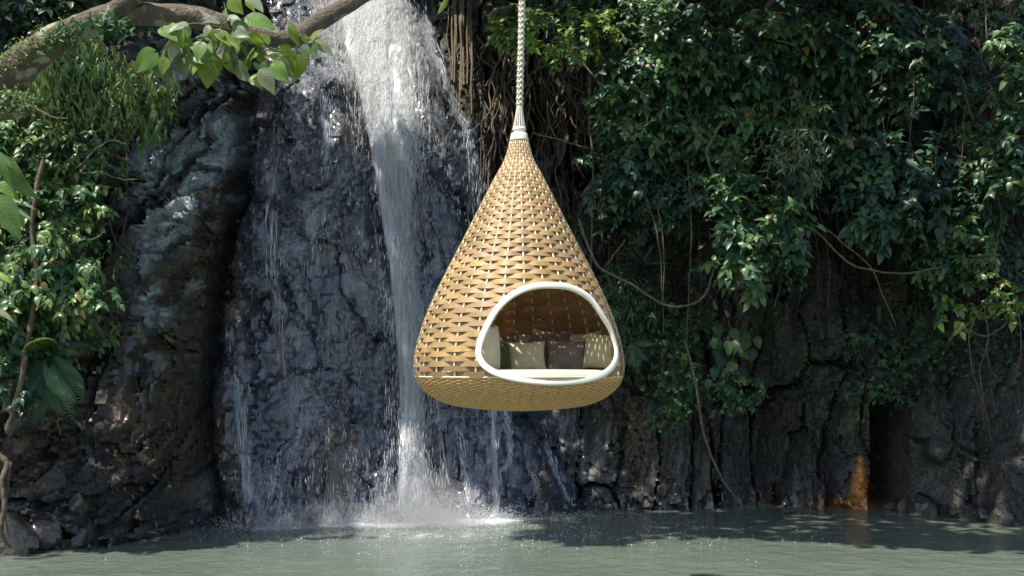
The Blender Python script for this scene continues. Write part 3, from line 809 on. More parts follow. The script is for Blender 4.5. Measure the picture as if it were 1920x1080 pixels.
def in_ring(th, z, grow=1.0):
    ct, cz = rt.mean(), rz.mean(); a, b = ct + (rt - ct) * grow, cz + (rz - cz) * grow
    th = (th + np.pi) % (2 * np.pi) - np.pi
    c = np.zeros(np.broadcast(th, z).shape, bool); j = len(a) - 1
    for i in range(len(a)):
        cond = ((b[i] > z) != (b[j] > z)) & (th < (a[j] - a[i]) * (z - b[i]) / (b[j] - b[i] + 1e-12) + a[i])
        c ^= cond; j = i
    return c
NR = 28; ph0 = R(-35.6)
rows_py = 271 + 430 * np.linspace(0, 1, 56)**1.13
rows_d = np.gradient(rows_py) / NS
ths = np.linspace(0, 2 * np.pi, NR * 10, endpoint=False) - np.pi
straw = np.array([.53, .378, .195])
rs = np.random.default_rng(3)
for k, py in enumerate(rows_py):
    z = CH + (HZ - py) / NS; r = rad_z(z); dzr = rows_d[k]
    a = min(.0105, .008 * r / .5 + .002)
    wv = np.cos(NR / 2 * (ths - ph0) + k * np.pi)
    zj = z + rs.normal(0, .0015) + .003 * np.sin(ths * 3 + rs.uniform(0, 6))
    hw = dzr * (.535 if k else .42)
    dr = a * wv
    sec = []
    for (sz, st) in ((1, .0022), (1, -.0022), (-1, -.0022), (-1, .0022)):
        sec.append(npt(ths, zj + sz * hw * (.97 + .09 * wv), dr + st + sz * -.001))
    v = np.stack(sec, 1); n = len(ths)
    ok = ~in_ring(ths, z, 1.0)
    i = np.arange(n); i2 = (i + 1) % n; good = ok & ok[i2]
    q = []
    for s in range(4):
        q.append(np.stack([i * 4 + s, i2 * 4 + s, i2 * 4 + (s + 1) % 4, i * 4 + (s + 1) % 4], -1)[good])
    tn = straw * rs.uniform(.86, 1.14) * np.array([1, rs.uniform(.95, 1.04), rs.uniform(.85, 1.15)])
    tn = tn[None] * (.88 + .24 * vnoise(ths * 4.5 + k * 31, 0, 0, 5))[:, None]
    obj('weave_strip', mesh_np('weave_strip', v.reshape(-1, 3), [np.concatenate(q)], M['strip'], False, np.repeat(tn, 4, 0)), NEST)
for k in range(NR):
    th = ph0 + 2 * np.pi * k / NR
    zz = np.linspace(CH + (HZ - 266) / NS, CH + (HZ - 707) / NS, 120)
    ok = ~in_ring(np.full(120, th), zz, 1.0)
    runs = []; cur = []
    for t_, o_ in zip(zz, ok):
        if o_: cur.append(t_)
        elif cur: runs.append(cur); cur = []
    if cur: runs.append(cur)
    pts = [tube(npt(np.full(len(c), th), np.array(c)), np.clip(rad_z(np.array(c)) * .012 + .0035, .004, .008), 6) for c in runs if len(c) > 2]
    v, fcs = join(pts)
    obj('rib', mesh_np('rib', v, fcs, M['ribw']), NEST)
# fine wicker bowl below
zc = CH + (HZ - 706) / NS
lo = _pz < zc
bz, br = _pz[lo][::-1], _pr[lo][::-1]
arc = np.r_[0, np.cumsum(np.hypot(np.diff(bz), np.diff(br)))]
nb = 96
parts = []
tb = np.linspace(0, 2 * np.pi, nb * 3, endpoint=False)
for k, s in enumerate(np.arange(.006, arc[-1] - .03, .0125)):
    z = np.interp(s, arc, bz); r = np.interp(s, arc, br); r2 = np.interp(s + .01, arc, br); z2 = np.interp(s + .01, arc, bz)
    nv = np.array([-(z2 - z), (r2 - r)]); nv /= np.linalg.norm(nv) + 1e-9
    wv = .0045 * min(1, r / .4) * np.cos(nb / 2 * tb + k * np.pi)
    rr2 = r + nv[0] * wv; z_ = z + nv[1] * wv
    pth = np.stack([NX + rr2 * np.sin(tb), NY - rr2 * np.cos(tb), z_], -1)
    parts.append(tube(pth, .0062, 5, True))
v, fcs = join(parts)
obj('wicker_bowl', mesh_np('wicker_bowl', v, fcs, M['wicker']), NEST, kind='stuff')
for k in range(48):
    th = 2 * np.pi * (k + .5) / 48
    s = np.linspace(.0, arc[-1] - .05, 40); z = np.interp(s, arc, bz); r = np.interp(s, arc, br) - .002
    obj('bowl_stake', mesh_np('bowl_stake', *[(lambda a: (a[0], [a[1]]))(tube(np.stack([NX + r * np.sin(th), NY - r * np.cos(th), z], -1), np.linspace(.0075, .004, 40), 5))][0], M['wicker']), NEST)
tb2 = np.linspace(0, 2 * np.pi, 160, endpoint=False)
v, q = tube(npt(tb2, np.full(160, zc), .004), .0065, 6, True)
obj('trim_cord', mesh_np('trim_cord', v, [q], M['ribw']), NEST)
ln_z = np.linspace(bz[0], bz[-1], 30); lr = np.maximum(np.interp(-ln_z, -bz, br) - .022, .001)
tl = np.linspace(0, 2 * np.pi, 65)[:-1]
v = np.stack([NX + lr[:, None] * np.sin(tl), NY - lr[:, None] * np.cos(tl), np.repeat(ln_z[:, None] + .012, 64, 1)], -1).reshape(-1, 3)
i, j = np.meshgrid(np.arange(29), np.arange(64), indexing='ij')
obj('bowl_lining', mesh_np('bowl_lining', v, [np.stack([i * 64 + j, (i + 1) * 64 + j, (i + 1) * 64 + (j + 1) % 64, i * 64 + (j + 1) % 64], -1).reshape(-1, 4)], M['wicker']), NEST)
# white opening frame
cen = npt(rt, rz, .006)
nrm = np.stack([np.sin(rt), -np.cos(rt), np.full(len(rt), .25)], -1)
v, q = tube(cen, .0238, 14, True, (nrm, .6, 1.0))
obj('opening_frame', mesh_np('opening_frame', v, [q], M['white']), NEST)
def lathe(prof, seg=40):
    prof = np.array(prof); a = np.linspace(0, 2 * np.pi, seg, endpoint=False)
    v = np.stack([NX + prof[:, :1] * np.sin(a), NY - prof[:, :1] * np.cos(a), np.repeat(prof[:, 1:2], seg, 1)], -1).reshape(-1, 3)
    i, j = np.meshgrid(np.arange(len(prof) - 1), np.arange(seg), indexing='ij')
    return v, np.stack([i * seg + j, (i + 1) * seg + j, (i + 1) * seg + (j + 1) % seg, i * seg + (j + 1) % seg], -1).reshape(-1, 4)
def pz(py): return CH + (HZ - py) / NS
v, q = lathe([(.001, pz(250)), (14 / NS, pz(250)), (15.2 / NS, pz(251.5)), (16 / NS, pz(255)), (17.8 / NS, pz(262)), (17.8 / NS, pz(263.6)), (17 / NS, pz(264.5)), (14 / NS, pz(264.5))])
obj('cap', mesh_np('cap', v, [q], M['white']), NEST)
v, q = lathe([(.001, pz(238.5)), (11 / NS, pz(238.5)), (12.3 / NS, pz(240)), (13 / NS, pz(242.5)), (12.4 / NS, pz(245)), (10.8 / NS, pz(247)), (10.5 / NS, pz(249)), (11.2 / NS, pz(250.6))])
obj('collar', mesh_np('collar', v, [q], M['white']), NEST)
# rope: cords fanning out of a braid
ROPE = obj('rope', mesh_np('rope', *[(lambda a: (a[0], [a[1]]))(tube(np.array([[NX + .001, NY, pz(240)], [NX + .006, NY, pz(180)], [NX + .022, NY, pz(0)], [NX + .03, NY, 5.06]]), .016, 8))][0], M['rope']), NEST)
def rope_c(z): return NX + .022 * (z - pz(240)) / (pz(0) - pz(240))
zs = np.arange(pz(200), 5.06, .006)
for k in range(8):
    sg = 1 if k % 2 else -1; ph = 2 * np.pi * (k // 2) / 4 + (np.pi / 4 if k % 2 else 0)
    a = sg * (zs - zs[0]) * 2 * np.pi / .17 + ph
    rr2 = .0185 + .003 * np.cos(4 * (a * sg) + (0 if k % 2 else np.pi))
    wv = 1 + .05 * np.sin((zs - zs[0]) * 9)
    pth = np.stack([rope_c(zs) + rr2 * wv * np.sin(a), NY - rr2 * wv * np.cos(a), zs], -1)
    v, q = tube(pth, .0082, 5); obj('strand', mesh_np('strand', v, [q], M['rope']), ROPE)
for k in range(14):
    a = 2 * np.pi * k / 14 + .1
    z = np.linspace(pz(240), pz(198), 12); t = np.linspace(0, 1, 12)
    r = (11 * (1 - t)**1.3 + 4.6 * (1 - (1 - t)**1.3)) / NS
    v, q = tube(np.stack([rope_c(z) + r * np.sin(a), NY - r * np.cos(a), z], -1), .0052, 6)
    obj('cord', mesh_np('cord', v, [q], M['rope']), ROPE)

# seat cushion and pillows lie inside: things of their own
def seat_mesh():
    top = CH + (HZ - 692) / NS - .004; h = .13; seg = 72; a = np.linspace(0, 2 * np.pi, seg, endpoint=False)
    Rm = rad_z(top - .06) - .05
    pr = [(.001, top), (Rm * .5, top + .004), (Rm * .9, top - .002), (Rm * .97, top - .014), (Rm, top - .045), (Rm, top - .085), (Rm * .97, top - .118), (Rm * .85, top - h), (.001, top - h)]
    return lathe(pr, seg), top
(v, q), seat_top = seat_mesh()
so = obj('seat_cushion', mesh_np('seat_cushion', v - np.array([NX, NY, seat_top]), [q], M['seat']), loc=(NX, NY, seat_top))
tag(so, 'round cream seat cushion filling the floor of the hanging nest', 'cushion')
def pillow_mesh(wd, ht, th, seed=0, n=22):
    t = np.linspace(-1, 1, n); U_, V_ = np.meshgrid(t, t)
    prf = np.maximum((1 - np.abs(U_)**2.6) * (1 - np.abs(V_)**2.6), 0)**.5
    pull = 1 - .10 * (np.abs(U_) < 2) * (1 - V_**2) * np.abs(U_)**3
    pull2 = 1 - .10 * (1 - U_**2) * np.abs(V_)**3
    x = U_ * wd / 2 * pull; z = V_ * ht / 2 * pull2
    wr = .10 * (fbm(U_ * 2.2 + seed * 7, V_ * 2.2, seed, 3, seed) - .5) * prf
    yf = -(th / 2) * (prf + wr); yb = (th / 2) * (prf + wr)
    vf = np.stack([x, yf, z], -1).reshape(-1, 3); vb_ = np.stack([x, yb, z], -1).reshape(-1, 3)
    g = gridfaces(n, n)
    return np.concatenate([vf, vb_]), np.concatenate([g, g[:, ::-1] + n * n])
def pillow(label, mat, cx, cy, wpx, hpx, Y, yaw=0, roll=0, lean=-12, th=.12, seed=0, group=None):
    Y = Y * KS; s = F / Y; th *= KS; wpx *= 1.06; hpx *= 1.05
    v, q = pillow_mesh(wpx / s, hpx / s, th, seed)
    me = mesh_np('pillow', v, [q], mat)
    o = obj('pillow', me, loc=P(cx, cy, Y))
    sb = o.modifiers.new('weld', 'WELD'); sb.merge_threshold = .0004
    o.rotation_euler = (R(lean), R(roll), R(yaw))
    return tag(o, label, 'pillow', group)
pillow('cream pillow standing in front, left of the front taupe pillow', M['cream'], 987, 668.5, 71, 56, 10.02, 6, -2, -10, .13, 1)
pillow('taupe pillow standing in front, right of the front cream pillow', M['taupe'], 1063, 667, 72, 58, 10.08, -4, 1, -10, .14, 2)
pillow('plump beige pillow with light stripes at the right end of the nest', M['beige'], 1126, 659, 66, 66, 9.95, -34, 4, -8, .17, 3)
pillow('dark green pillow at the left beside the upright cream cushion', M['green'], 934, 669, 52, 56, 9.86, 28, 0, -10, .12, 4)
pillow('taupe pillow at the back left, behind the green pillow', M['taupe'], 945, 656, 62, 66, 10.34, 14, -4, -12, .13, 5)
pillow('small part of a beige pillow at the back, between two taupe pillows', M['beige'], 982, 654, 44, 58, 10.50, 0, 2, -12, .12, 6)
pillow('taupe pillow at the back centre, behind the two front pillows', M['taupe'], 1032, 656, 82, 66, 10.36, -3, -5, -12, .14, 7)
pillow('beige pillow at the back wall, its corner peeking over the taupe ones', M['beige'], 1024, 650, 60, 62, 10.56, 5, 8, -12, .12, 8)
pillow('beige pillow at the back right, behind the striped plump one', M['beige'], 1098, 655, 66, 64, 10.32, -16, -6, -12, .13, 9)
v, q = pillow_mesh(.36 * KS, .40 * KS, .09, 12)
o = obj('side_cushion', mesh_np('side_cushion', v, [q], M['cream']), loc=P(916, 652, 9.42 * KS))
o.modifiers.new('weld', 'WELD').merge_threshold = .0004
o.rotation_euler = (R(-4), R(3), R(62)); tag(o, 'upright cream cushion against the left side of the opening', 'cushion')

# ------------------------------------------------------------------ foliage
def leaf_shape(kind):
    """blade along +Y (length 1), upper side +Z: verts, faces, uv"""
    prof = {'ovate': ([0, .18, .42, .72, 1], [.0, .23, .28, .17, 0]),
            'lance': ([0, .2, .5, .8, 1], [.0, .10, .125, .07, 0]),
            'heart': ([-.04, .10, .38, .72, 1], [.02, .36, .40, .21, 0]),
            'round': ([0, .2, .5, .8, 1], [.0, .26, .34, .22, 0]),
            'strap': ([0, .25, .55, .8, 1], [.03, .055, .05, .03, 0])}[kind]
    fold = {'ovate': .30, 'lance': .35, 'heart': .22, 'round': .22, 'strap': .5}[kind]
    droop = {'ovate': .22, 'lance': .30, 'heart': .20, 'round': .15, 'strap': .45}[kind]
    v, uv = [], []
    for t, w_ in zip(*prof):
        zz = -droop * t * t + .04 * math.sin(t * 5)
        v += [(-w_, t, zz + w_ * fold), (0, t, zz), (w_, t, zz + w_ * fold)]
        uv += [(.5 - w_ * .9, t), (.5, t), (.5 + w_ * .9, t)]
    v = np.array(v); f = []
    for k in range(4):
        a = k * 3
        f += [(a, a + 1, a + 4, a + 3), (a + 1, a + 2, a + 5, a + 4)]
    return v, np.array(f), np.array(uv)
def fine_leaf():
    n, m = 13, 7; t = np.linspace(0, 1, n); v, uv = [], []
    hw = .40 * np.sin(np.pi * np.clip(t, 0, 1)**.62)**.85 * (1 - .25 * t); hw[-1] = 0; hw[0] = .05
    for i in range(n):
        for j in range(m):
            u = -1 + 2 * j / (m - 1); x = u * hw[i]
            back = -.07 * abs(u)**1.5 * (1 - t[i])**3            # heart lobes behind the stalk
            v.append((x, t[i] + back, -.20 * t[i]**2 + .17 * abs(x) - .25 * x * x + .015 * math.sin(7 * t[i] + 3 * u))); uv.append((.5 + x * .9, t[i]))
    return np.array(v), gridfaces(n, m), np.array(uv)
SHAPES = {k: leaf_shape(k) for k in ('ovate', 'lance', 'heart', 'round', 'strap')}
SHAPES['fine'] = fine_leaf()
def basis(d, n):
    d = d / (np.linalg.norm(d, axis=-1, keepdims=True) + 1e-9)
    x = np.cross(d, n); x /= np.linalg.norm(x, axis=-1, keepdims=True) + 1e-9
    return np.stack([x, d, np.cross(x, d)], -1)            # columns
PAL = {
    'leafy': [(.045, .112, .045), (.064, .142, .050), (.086, .175, .055), (.115, .205, .060), (.150, .235, .065)],
    'dark': [(.022, .050, .034), (.028, .068, .042), (.038, .088, .050), (.050, .108, .056), (.066, .130, .058)],
    'mid': [(.026, .068, .042), (.038, .096, .052), (.052, .124, .060), (.074, .156, .064), (.105, .188, .066)],
    'bright': [(.120, .235, .045), (.180, .285, .050), (.095, .190, .050), (.230, .310, .065), (.085, .170, .045)],
    'blue': [(.026, .062, .048), (.034, .080, .058), (.044, .100, .066), (.056, .122, .074), (.070, .145, .078)],
    'pale': [(.16, .22, .12), (.20, .26, .17), (.13, .20, .10), (.24, .29, .20), (.11, .19, .06)],  # dry leaves and silvery undersides, and sun gloss painted into the leaf colour
    'litter': [(.14, .075, .035), (.20, .13, .07), (.10, .06, .035), (.26, .17, .08), (.30, .24, .08)],
}
_lm = {}
def leaf_mesh(kind, pal, k, mat):
    key = (kind, pal, k, mat.name)
    if key not in _lm:
        v, f, uv = SHAPES[kind]
        me = mesh_np('leaf', v, [f], mat, True, np.array(PAL[pal][k]), None, uv); _lm[key] = me
    return _lm[key]
class Leaves:
    def __init__(s): s.p, s.d, s.n, s.s, s.k, s.f = [], [], [], [], [], []
    def add(s, p, d, n, sc, k=None, f=1.0):
        s.p.append(p); s.d.append(d); s.n.append(n); s.s.append(sc); s.k.append(k); s.f.append(f)
    def build(s, root, kind, pal, mat, singles=60, part='crown'):
        p, d, n, sc = (np.array(a, float) for a in (s.p, s.d, s.n, s.s))
        B = basis(d, n); N = len(p)
        v, f, uv = SHAPES[kind]
        k = np.random.default_rng(N).integers(0, 5, N)
        fk = np.ones(N)
        if len(s.k) == N and s.k[0] is not None: k = np.array(s.k); fk = np.array(s.f)
        score = -p[:, 1] + sc * 2.0 + np.random.default_rng(N + 1).uniform(0, .35, N)      # nearest and largest first
        order = np.argsort(-score)
        one, rest_ = order[:singles], order[singles:]
        for i in one:
            Mx = Matrix(((*B[i][0] * sc[i], p[i][0]), (*B[i][1] * sc[i], p[i][1]), (*B[i][2] * sc[i], p[i][2]), (0, 0, 0, 1)))
            place('leaf', leaf_mesh(kind, pal, int(k[i]), mat), Mx, root)
        if len(rest_):
            j = rest_
            vv = p[j][:, None] + sc[j][:, None, None] * np.einsum('nij,vj->nvi', B[j], v)
            ff = (np.arange(len(j))[:, None, None] * len(v) + f[None]).reshape(-1, f.shape[1])
            pa = np.array(PAL[pal])[k[j]] * np.random.default_rng(3).uniform(.8, 1.25, (len(j), 1)) * fk[j][:, None]
            odd = np.random.default_rng(5).random(len(j)) < .025; pa[odd] = (.20, .15, .045)
            me = mesh_np(part, vv.reshape(-1, 3), [ff], mat, True, np.repeat(pa, len(v), 0), None, np.tile(uv, (len(j), 1)))
            obj(part, me, root, kind='stuff')
def unit(v): return v / (np.linalg.norm(v) + 1e-9)
def twig_tubes(root, twigs, rad, name='twigs'):
    if not twigs: return
    v, f = join([tube(t, np.linspace(rad, rad * .4, len(t)), 4) for t in twigs])
    obj(name, mesh_np(name, v, f, M['twig']), root, kind='stuff')

def bush(name, label, cat, blobs, kind, pal, size, n_clump, per, seed, mat=None, singles=60, droop=.35, hang=False, group=None, stems=True, leaves=8, face=.5):
    """blobs: (px, py, rx px, ry px, Y, depth m).  Clumps of leafy twigs spread through the volume, limbs back to the cliff"""
    r = np.random.default_rng(seed); mat = mat or M['leaf']
    c0 = P(blobs[0][0], blobs[0][1] + blobs[0][3], blobs[0][4])
    root = thing(name, label, cat, c0, group)
    L = Leaves(); tw = []
    area = np.array([b[2] * b[3] for b in blobs], float); area /= area.sum()
    for (px, py, rx, ry, Y, dp), a in zip(blobs, area):
        c = P(px, py, Y); s = F / Y; ex = np.array([rx / s, dp, ry / s])
        nc = max(2, int(n_clump * a * .8))
        for _ in range(nc):
            u = unit(r.normal(size=3)); u[1] = -abs(u[1]) if r.random() < .7 else u[1]
            q = c + u * ex * r.uniform(.25, 1.0)**.6
            out = unit((q - c) / ex * np.array([1, 1, .8]) + np.array([0, -.35, -.1]))
            cs = r.uniform(.65, 1.15); ck = int(r.integers(0, 5)); cf = r.uniform(.7, 1.3)  # per-clump tint factor imitates uneven light between clumps
            for _ in range(per):
                p0 = q + r.normal(0, .07, 3) * np.array([1.3, 1, .8])
                dr = unit(out * .8 + r.normal(0, .55, 3) + np.array([0, -.15, -droop if not hang else -1.6]))
                ln = size * r.uniform(1.6, 3.0)
                m = 6; t = np.linspace(0, 1, m)[:, None]
                path = p0 + dr * ln * t + np.array([0, 0, -droop * .5 * ln]) * t**2
                tw.append(path)
                axis = unit(dr * .45 + np.array([-.05, -face, .85]) + r.normal(0, .22, 3)); e1 = unit(np.cross(axis, [.3, .9, .1])); e2 = np.cross(axis, e1); a0 = r.uniform(0, 6.28)
                for k in range(leaves):
                    tt = (k + .6) / leaves
                    if hang:
                        pos = p0 + dr * ln * tt + np.array([0, 0, -droop * .5 * ln]) * tt**2
                        side = unit(np.cross(dr, np.array([0, -.3, 1.0])) + 1e-6) * (1 if k % 2 else -1)
                        d = unit(np.array([0, 0, -1.0]) + side * .35 + r.normal(0, .22, 3)); n = unit(np.array([0, -1, .35]) + r.normal(0, .5, 3))
                    else:
                        tt = .5 + .5 * tt; pos = p0 + dr * ln * tt + np.array([0, 0, -droop * .5 * ln]) * tt**2
                        an = a0 + 2.4 * k; rd = e1 * math.cos(an) + e2 * math.sin(an)
                        d = unit(rd * .85 + dr * .3 + np.array([0, -.1, -droop]) + r.normal(0, .12, 3)); n = unit(axis + rd * .35 + r.normal(0, .14, 3))
                    L.add(pos, d, n, size * cs * r.uniform(.65, 1.2), int(np.clip(ck + r.integers(-1, 2), 0, 4)), cf)
    L.build(root, kind, pal, mat, singles)
    twig_tubes(root, tw[::2], .004)
    if stems:
        for (px, py, rx, ry, Y, dp) in blobs:
            for k in range(2):
                a = on_cliff(px + r.uniform(-.5, .5) * rx, max(py - ry * .9, -40), YS); b = P(px + r.uniform(-.6, .6) * rx, py + r.uniform(0, .7) * ry, Y - dp * .2)
                mid = (a + b) / 2 + np.array([r.normal(0, .12), -.15, .18])
                v, q = tube(catmull([a, mid, b], 16), np.linspace(.022, .007, 16), 6, bump=.2, seed=k)
                obj('branch', mesh_np('branch', v, [q], M['twig']), root)
    return root

RF = 'shrubs hanging over the right cliff'
bush('shrub', 'sunlit broad leaved shrub right of the rope, beside the dark cliff gap', 'shrub', [(1235, 90, 85, 85, 14.9, .45), (1200, 190, 60, 70, 15.0, .4), (1290, 170, 70, 90, 15.1, .4)], 'ovate', 'mid', .155, 120, 5, 1, singles=120)
bush('shrub', 'bluish dark leafy shrub hanging right of the nest tip', 'shrub', [(1175, 310, 62, 70, 15.2, .35), (1230, 360, 60, 60, 15.3, .35), (1280, 300, 60, 60, 15.3, .35)], 'ovate', 'blue', .13, 95, 5, 2, singles=90)
bush('shrub', 'tall dark green shrub at the top, between sunlit shrub and vine', 'shrub', [(1400, 80, 90, 90, 15.2, .5), (1370, 230, 70, 90, 15.2, .45), (1470, 200, 70, 90, 15.4, .4)], 'ovate', 'mid', .145, 120, 5, 3, singles=110)
bush('shrub', 'low hanging leafy sprig over the dark rock, right of the looped vine', 'shrub', [(1400, 355, 85, 32, 14.6, .3), (1380, 415, 70, 32, 14.5, .3), (1440, 440, 62, 30, 14.5, .28), (1425, 482, 70, 20, 14.4, .25)], 'ovate', 'mid', .155, 62, 4, 4, singles=200, droop=.25)
bush('shrub', 'dark big leaved shrub at the top, right of the tall dark one', 'shrub', [(1600, 60, 100, 80, 15.2, .5), (1690, 120, 80, 90, 15.0, .45), (1560, 170, 60, 70, 15.4, .4)], 'ovate', 'dark', .17, 100, 5, 5, singles=110)
bush('shrub', 'dark shrub hanging in the middle of the right cliff, sunlit tips', 'shrub', [(1600, 290, 85, 60, 15.1, .4), (1690, 340, 85, 60, 14.8, .4), (1640, 395, 70, 28, 14.7, .3)], 'ovate', 'blue', .16, 95, 5, 6, singles=120)
bush('shrub', 'small leaved shrub low on the right cliff above the loose vines', 'shrub', [(1790, 390, 60, 60, 14.7, .35), (1830, 470, 60, 50, 14.7, .35), (1760, 500, 45, 40, 14.9, .3), (1860, 330, 50, 60, 14.5, .35)], 'ovate', 'mid', .105, 120, 5, 7, singles=110)
bush('shrub', 'bright green shrub at the right edge of the picture', 'shrub', [(1915, 130, 45, 70, 13.9, .35), (1920, 250, 48, 80, 13.8, .35), (1890, 300, 35, 40, 14.0, .3)], 'ovate', 'mid', .14, 60, 5, 8, singles=90)
bush('leafy_branch', 'sunlit leafy branch reaching left behind the rope', 'branch', [(1055, 62, 62, 17, 14.6, .25), (1100, 60, 40, 26, 14.9, .25), (962, 50, 26, 26, 14.9, .15)], 'ovate', 'bright', .12, 34, 4, 9, singles=120, droop=.15)
bush('shrub', 'dark foliage at the top edge directly behind the rope', 'shrub', [(1060, 10, 70, 35, 16.0, .3), (1150, 20, 60, 40, 16.0, .3), (1120, 100, 30, 30, 15.9, .2)], 'ovate', 'dark', .13, 46, 5, 10, singles=60)
bush('shrub', 'thin shrub of dry pale leaves in a patch of sun, mid right', 'shrub', [(1475, 300, 38, 38, 14.9, .25), (1500, 255, 30, 25, 15.0, .2)], 'lance', 'pale', .15, 26, 4, 11, singles=60)
bush('shrub', 'dark feathery shrub on the cliff touching the right side of the nest', 'shrub', [(1160, 560, 34, 48, 15.6, .25), (1170, 620, 28, 32, 15.6, .25)], 'lance', 'mid', .12, 46, 6, 12, singles=60)
bush('creeper', 'creeper of tiny leaves on the rock right of the nest bowl', 'creeper', [(1250, 670, 48, 40, 15.5, .16), (1285, 720, 40, 50, 15.4, .16), (1250, 760, 30, 30, 15.4, .14), (1290, 610, 40, 40, 15.7, .15)], 'round', 'mid', .055, 120, 5, 13, singles=40, mat=M['leaf_dull'], stems=False, leaves=7)
bush('shrub', 'small bright shrub below the heart leaved plant', 'shrub', [(1385, 730, 30, 26, 15.2, .16)], 'ovate', 'mid', .09, 16, 4, 14, singles=60, stems=False)
bush('creeper', 'sparse leafy creeper on the right wall above the dark notch', 'creeper', [(1625, 640, 40, 25, 15.4, .15), (1680, 700, 45, 40, 15.3, .15), (1610, 715, 36, 16, 15.3, .14), (1740, 640, 40, 40, 15.1, .15)], 'round', 'dark', .075, 70, 4, 15, singles=60, mat=M['leaf_dull'], stems=False)
bush('shrub', 'drooping leafy vine tip near the right edge, above the dangling tendrils', 'vine', [(1870, 545, 30, 35, 14.3, .2), (1895, 520, 25, 25, 14.2, .2), (1820, 560, 25, 20, 14.5, .15)], 'ovate', 'bright', .12, 18, 3, 16, singles=80)
bush('climber', 'dry climber with pale leaves and bare stems at the upper right', 'climber', [(1800, 60, 45, 60, 15.3, .25), (1860, 70, 40, 60, 14.9, .25), (1790, 150, 40, 40, 15.2, .2), (1830, 210, 40, 40, 14.9, .2)], 'ovate', 'mid', .085, 60, 4, 17, singles=60)
bush('shrub', 'weeping narrow leaved shrub hanging under the mossy limb', 'shrub', [(120, 120, 95, 70, 12.0, .5), (215, 150, 85, 65, 12.1, .45), (270, 185, 45, 40, 12.2, .3), (70, 210, 70, 50, 12.0, .4)], 'lance', 'leafy', .115, 190, 5, 20, singles=200, hang=True)
bush('shrub', 'dark foliage in the top left corner behind the limb', 'shrub', [(60, 20, 90, 45, 12.6, .4), (190, 10, 70, 35, 12.9, .35)], 'ovate', 'dark', .13, 70, 5, 21, singles=60)
bush('shrub', 'tangled leafy shrub at the left, below the weeping leaves', 'shrub', [(60, 300, 70, 60, 11.9, .4), (150, 300, 60, 60, 12.0, .35), (50, 400, 60, 60, 11.8, .35), (160, 400, 50, 60, 12.0, .3)], 'ovate', 'leafy', .10, 95, 5, 22, singles=130)
bush('shrub', 'drooping broad leaved shrub on the left bank above the ferns', 'shrub', [(90, 480, 85, 60, 11.8, .35), (130, 545, 55, 45, 11.8, .3), (30, 540, 45, 60, 11.7, .3)], 'ovate', 'leafy', .12, 80, 5, 23, singles=150, droop=.7)
bush('creeper', 'low green creeper at the foot of the left vine', 'creeper', [(30, 640, 40, 60, 11.8, .2), (50, 730, 25, 40, 11.8, .15), (120, 615, 40, 30, 11.9, .2)], 'ovate', 'mid', .085, 50, 4, 24, singles=60, stems=False)
bush('vine', 'small hanging vine with yellow green leaves on the left rock', 'vine', [(205, 585, 14, 18, 12.6, .08), (190, 620, 12, 22, 12.6, .08)], 'ovate', 'bright', .085, 9, 3, 25, singles=80, droop=.8, leaves=4)
bush('vine', 'thin vine with a few leaves on the left rock above the yellow green one', 'vine', [(222, 450, 10, 26, 12.9, .06)], 'ovate', 'mid', .075, 5, 3, 26, singles=60, droop=.9, leaves=4)

# dark leafy cover clinging to the upper right wall between the shrubs: too dense to count
def cover(name, n, x0, x1, y0, y1, size, kind, pal, seed, thr=.42, off=(.05, .35), mat=None, label=None):
    r = np.random.default_rng(seed)
    px, py = r.uniform(x0, x1, n), r.uniform(y0, y1, n)
    keep = fbm(px * .012, py * .012, seed, 4, seed) > thr + .10 * r.normal(size=n); px, py = px[keep], py[keep]
    p = on_cliff(px, py, YS); n = len(p); p[:, 1] -= r.uniform(*off, n)
    d = np.stack([r.normal(0, .7, n), -.3 + r.normal(0, .3, n), -.6 + r.normal(0, .4, n)], -1)
    nn = np.stack([r.normal(0, .4, n), -.7 + r.normal(0, .3, n), .8 + r.normal(0, .3, n)], -1)
    B = basis(d, nn); v, f, uv = SHAPES[kind]; sc = size * r.uniform(.6, 1.3, n)
    vv = p[:, None] + sc[:, None, None] * np.einsum('nij,vj->nvi', B, v)
    ff = (np.arange(n)[:, None, None] * len(v) + f[None]).reshape(-1, f.shape[1])
    pa = np.array(PAL[pal])[r.integers(0, 5, n)] * r.uniform(.7, 1.2, (n, 1))
    o = obj(name, mesh_np(name, vv.reshape(-1, 3), [ff], mat or M['leaf_dull'], True, np.repeat(pa, len(v), 0), None, np.tile(uv, (n, 1))), kind='stuff')
    if label: o['label'] = label; o['category'] = 'foliage'
cover('wall_foliage', 5200, 1090, 2000, -60, 470, .10, 'ovate', 'dark', 301, .46, label='dark leaves covering the upper right cliff between the shrubs')
cover('wall_foliage', 2600, 1140, 1960, 420, 700, .07, 'ovate', 'dark', 302, .54, (.01, .12), label='sparse dark leaves on the middle of the right cliff')
cover('wall_foliage', 3000, -40, 200, -20, 700, .09, 'ovate', 'dark', 303, .42, (.02, .2), label='dark leaves covering the left bank behind the shrubs')
cover('leaf_litter', 420, 1180, 1480, 740, 955, .055, 'ovate', 'litter', 304, .5, (.0, .05), M['deadleaf'], 'fallen brown and yellow leaves caught on the lower right rocks')
cover('leaf_litter', 260, 90, 320, 780, 1010, .055, 'ovate', 'litter', 305, .46, (.0, .05), M['deadleaf'], 'fallen brown leaves caught on the lower left rocks')
cover('moss', 2600, 1480, 1900, 560, 860, .035, 'round', 'dark', 306, .52, (.0, .03), label='patchy dark moss on the lower right wall')

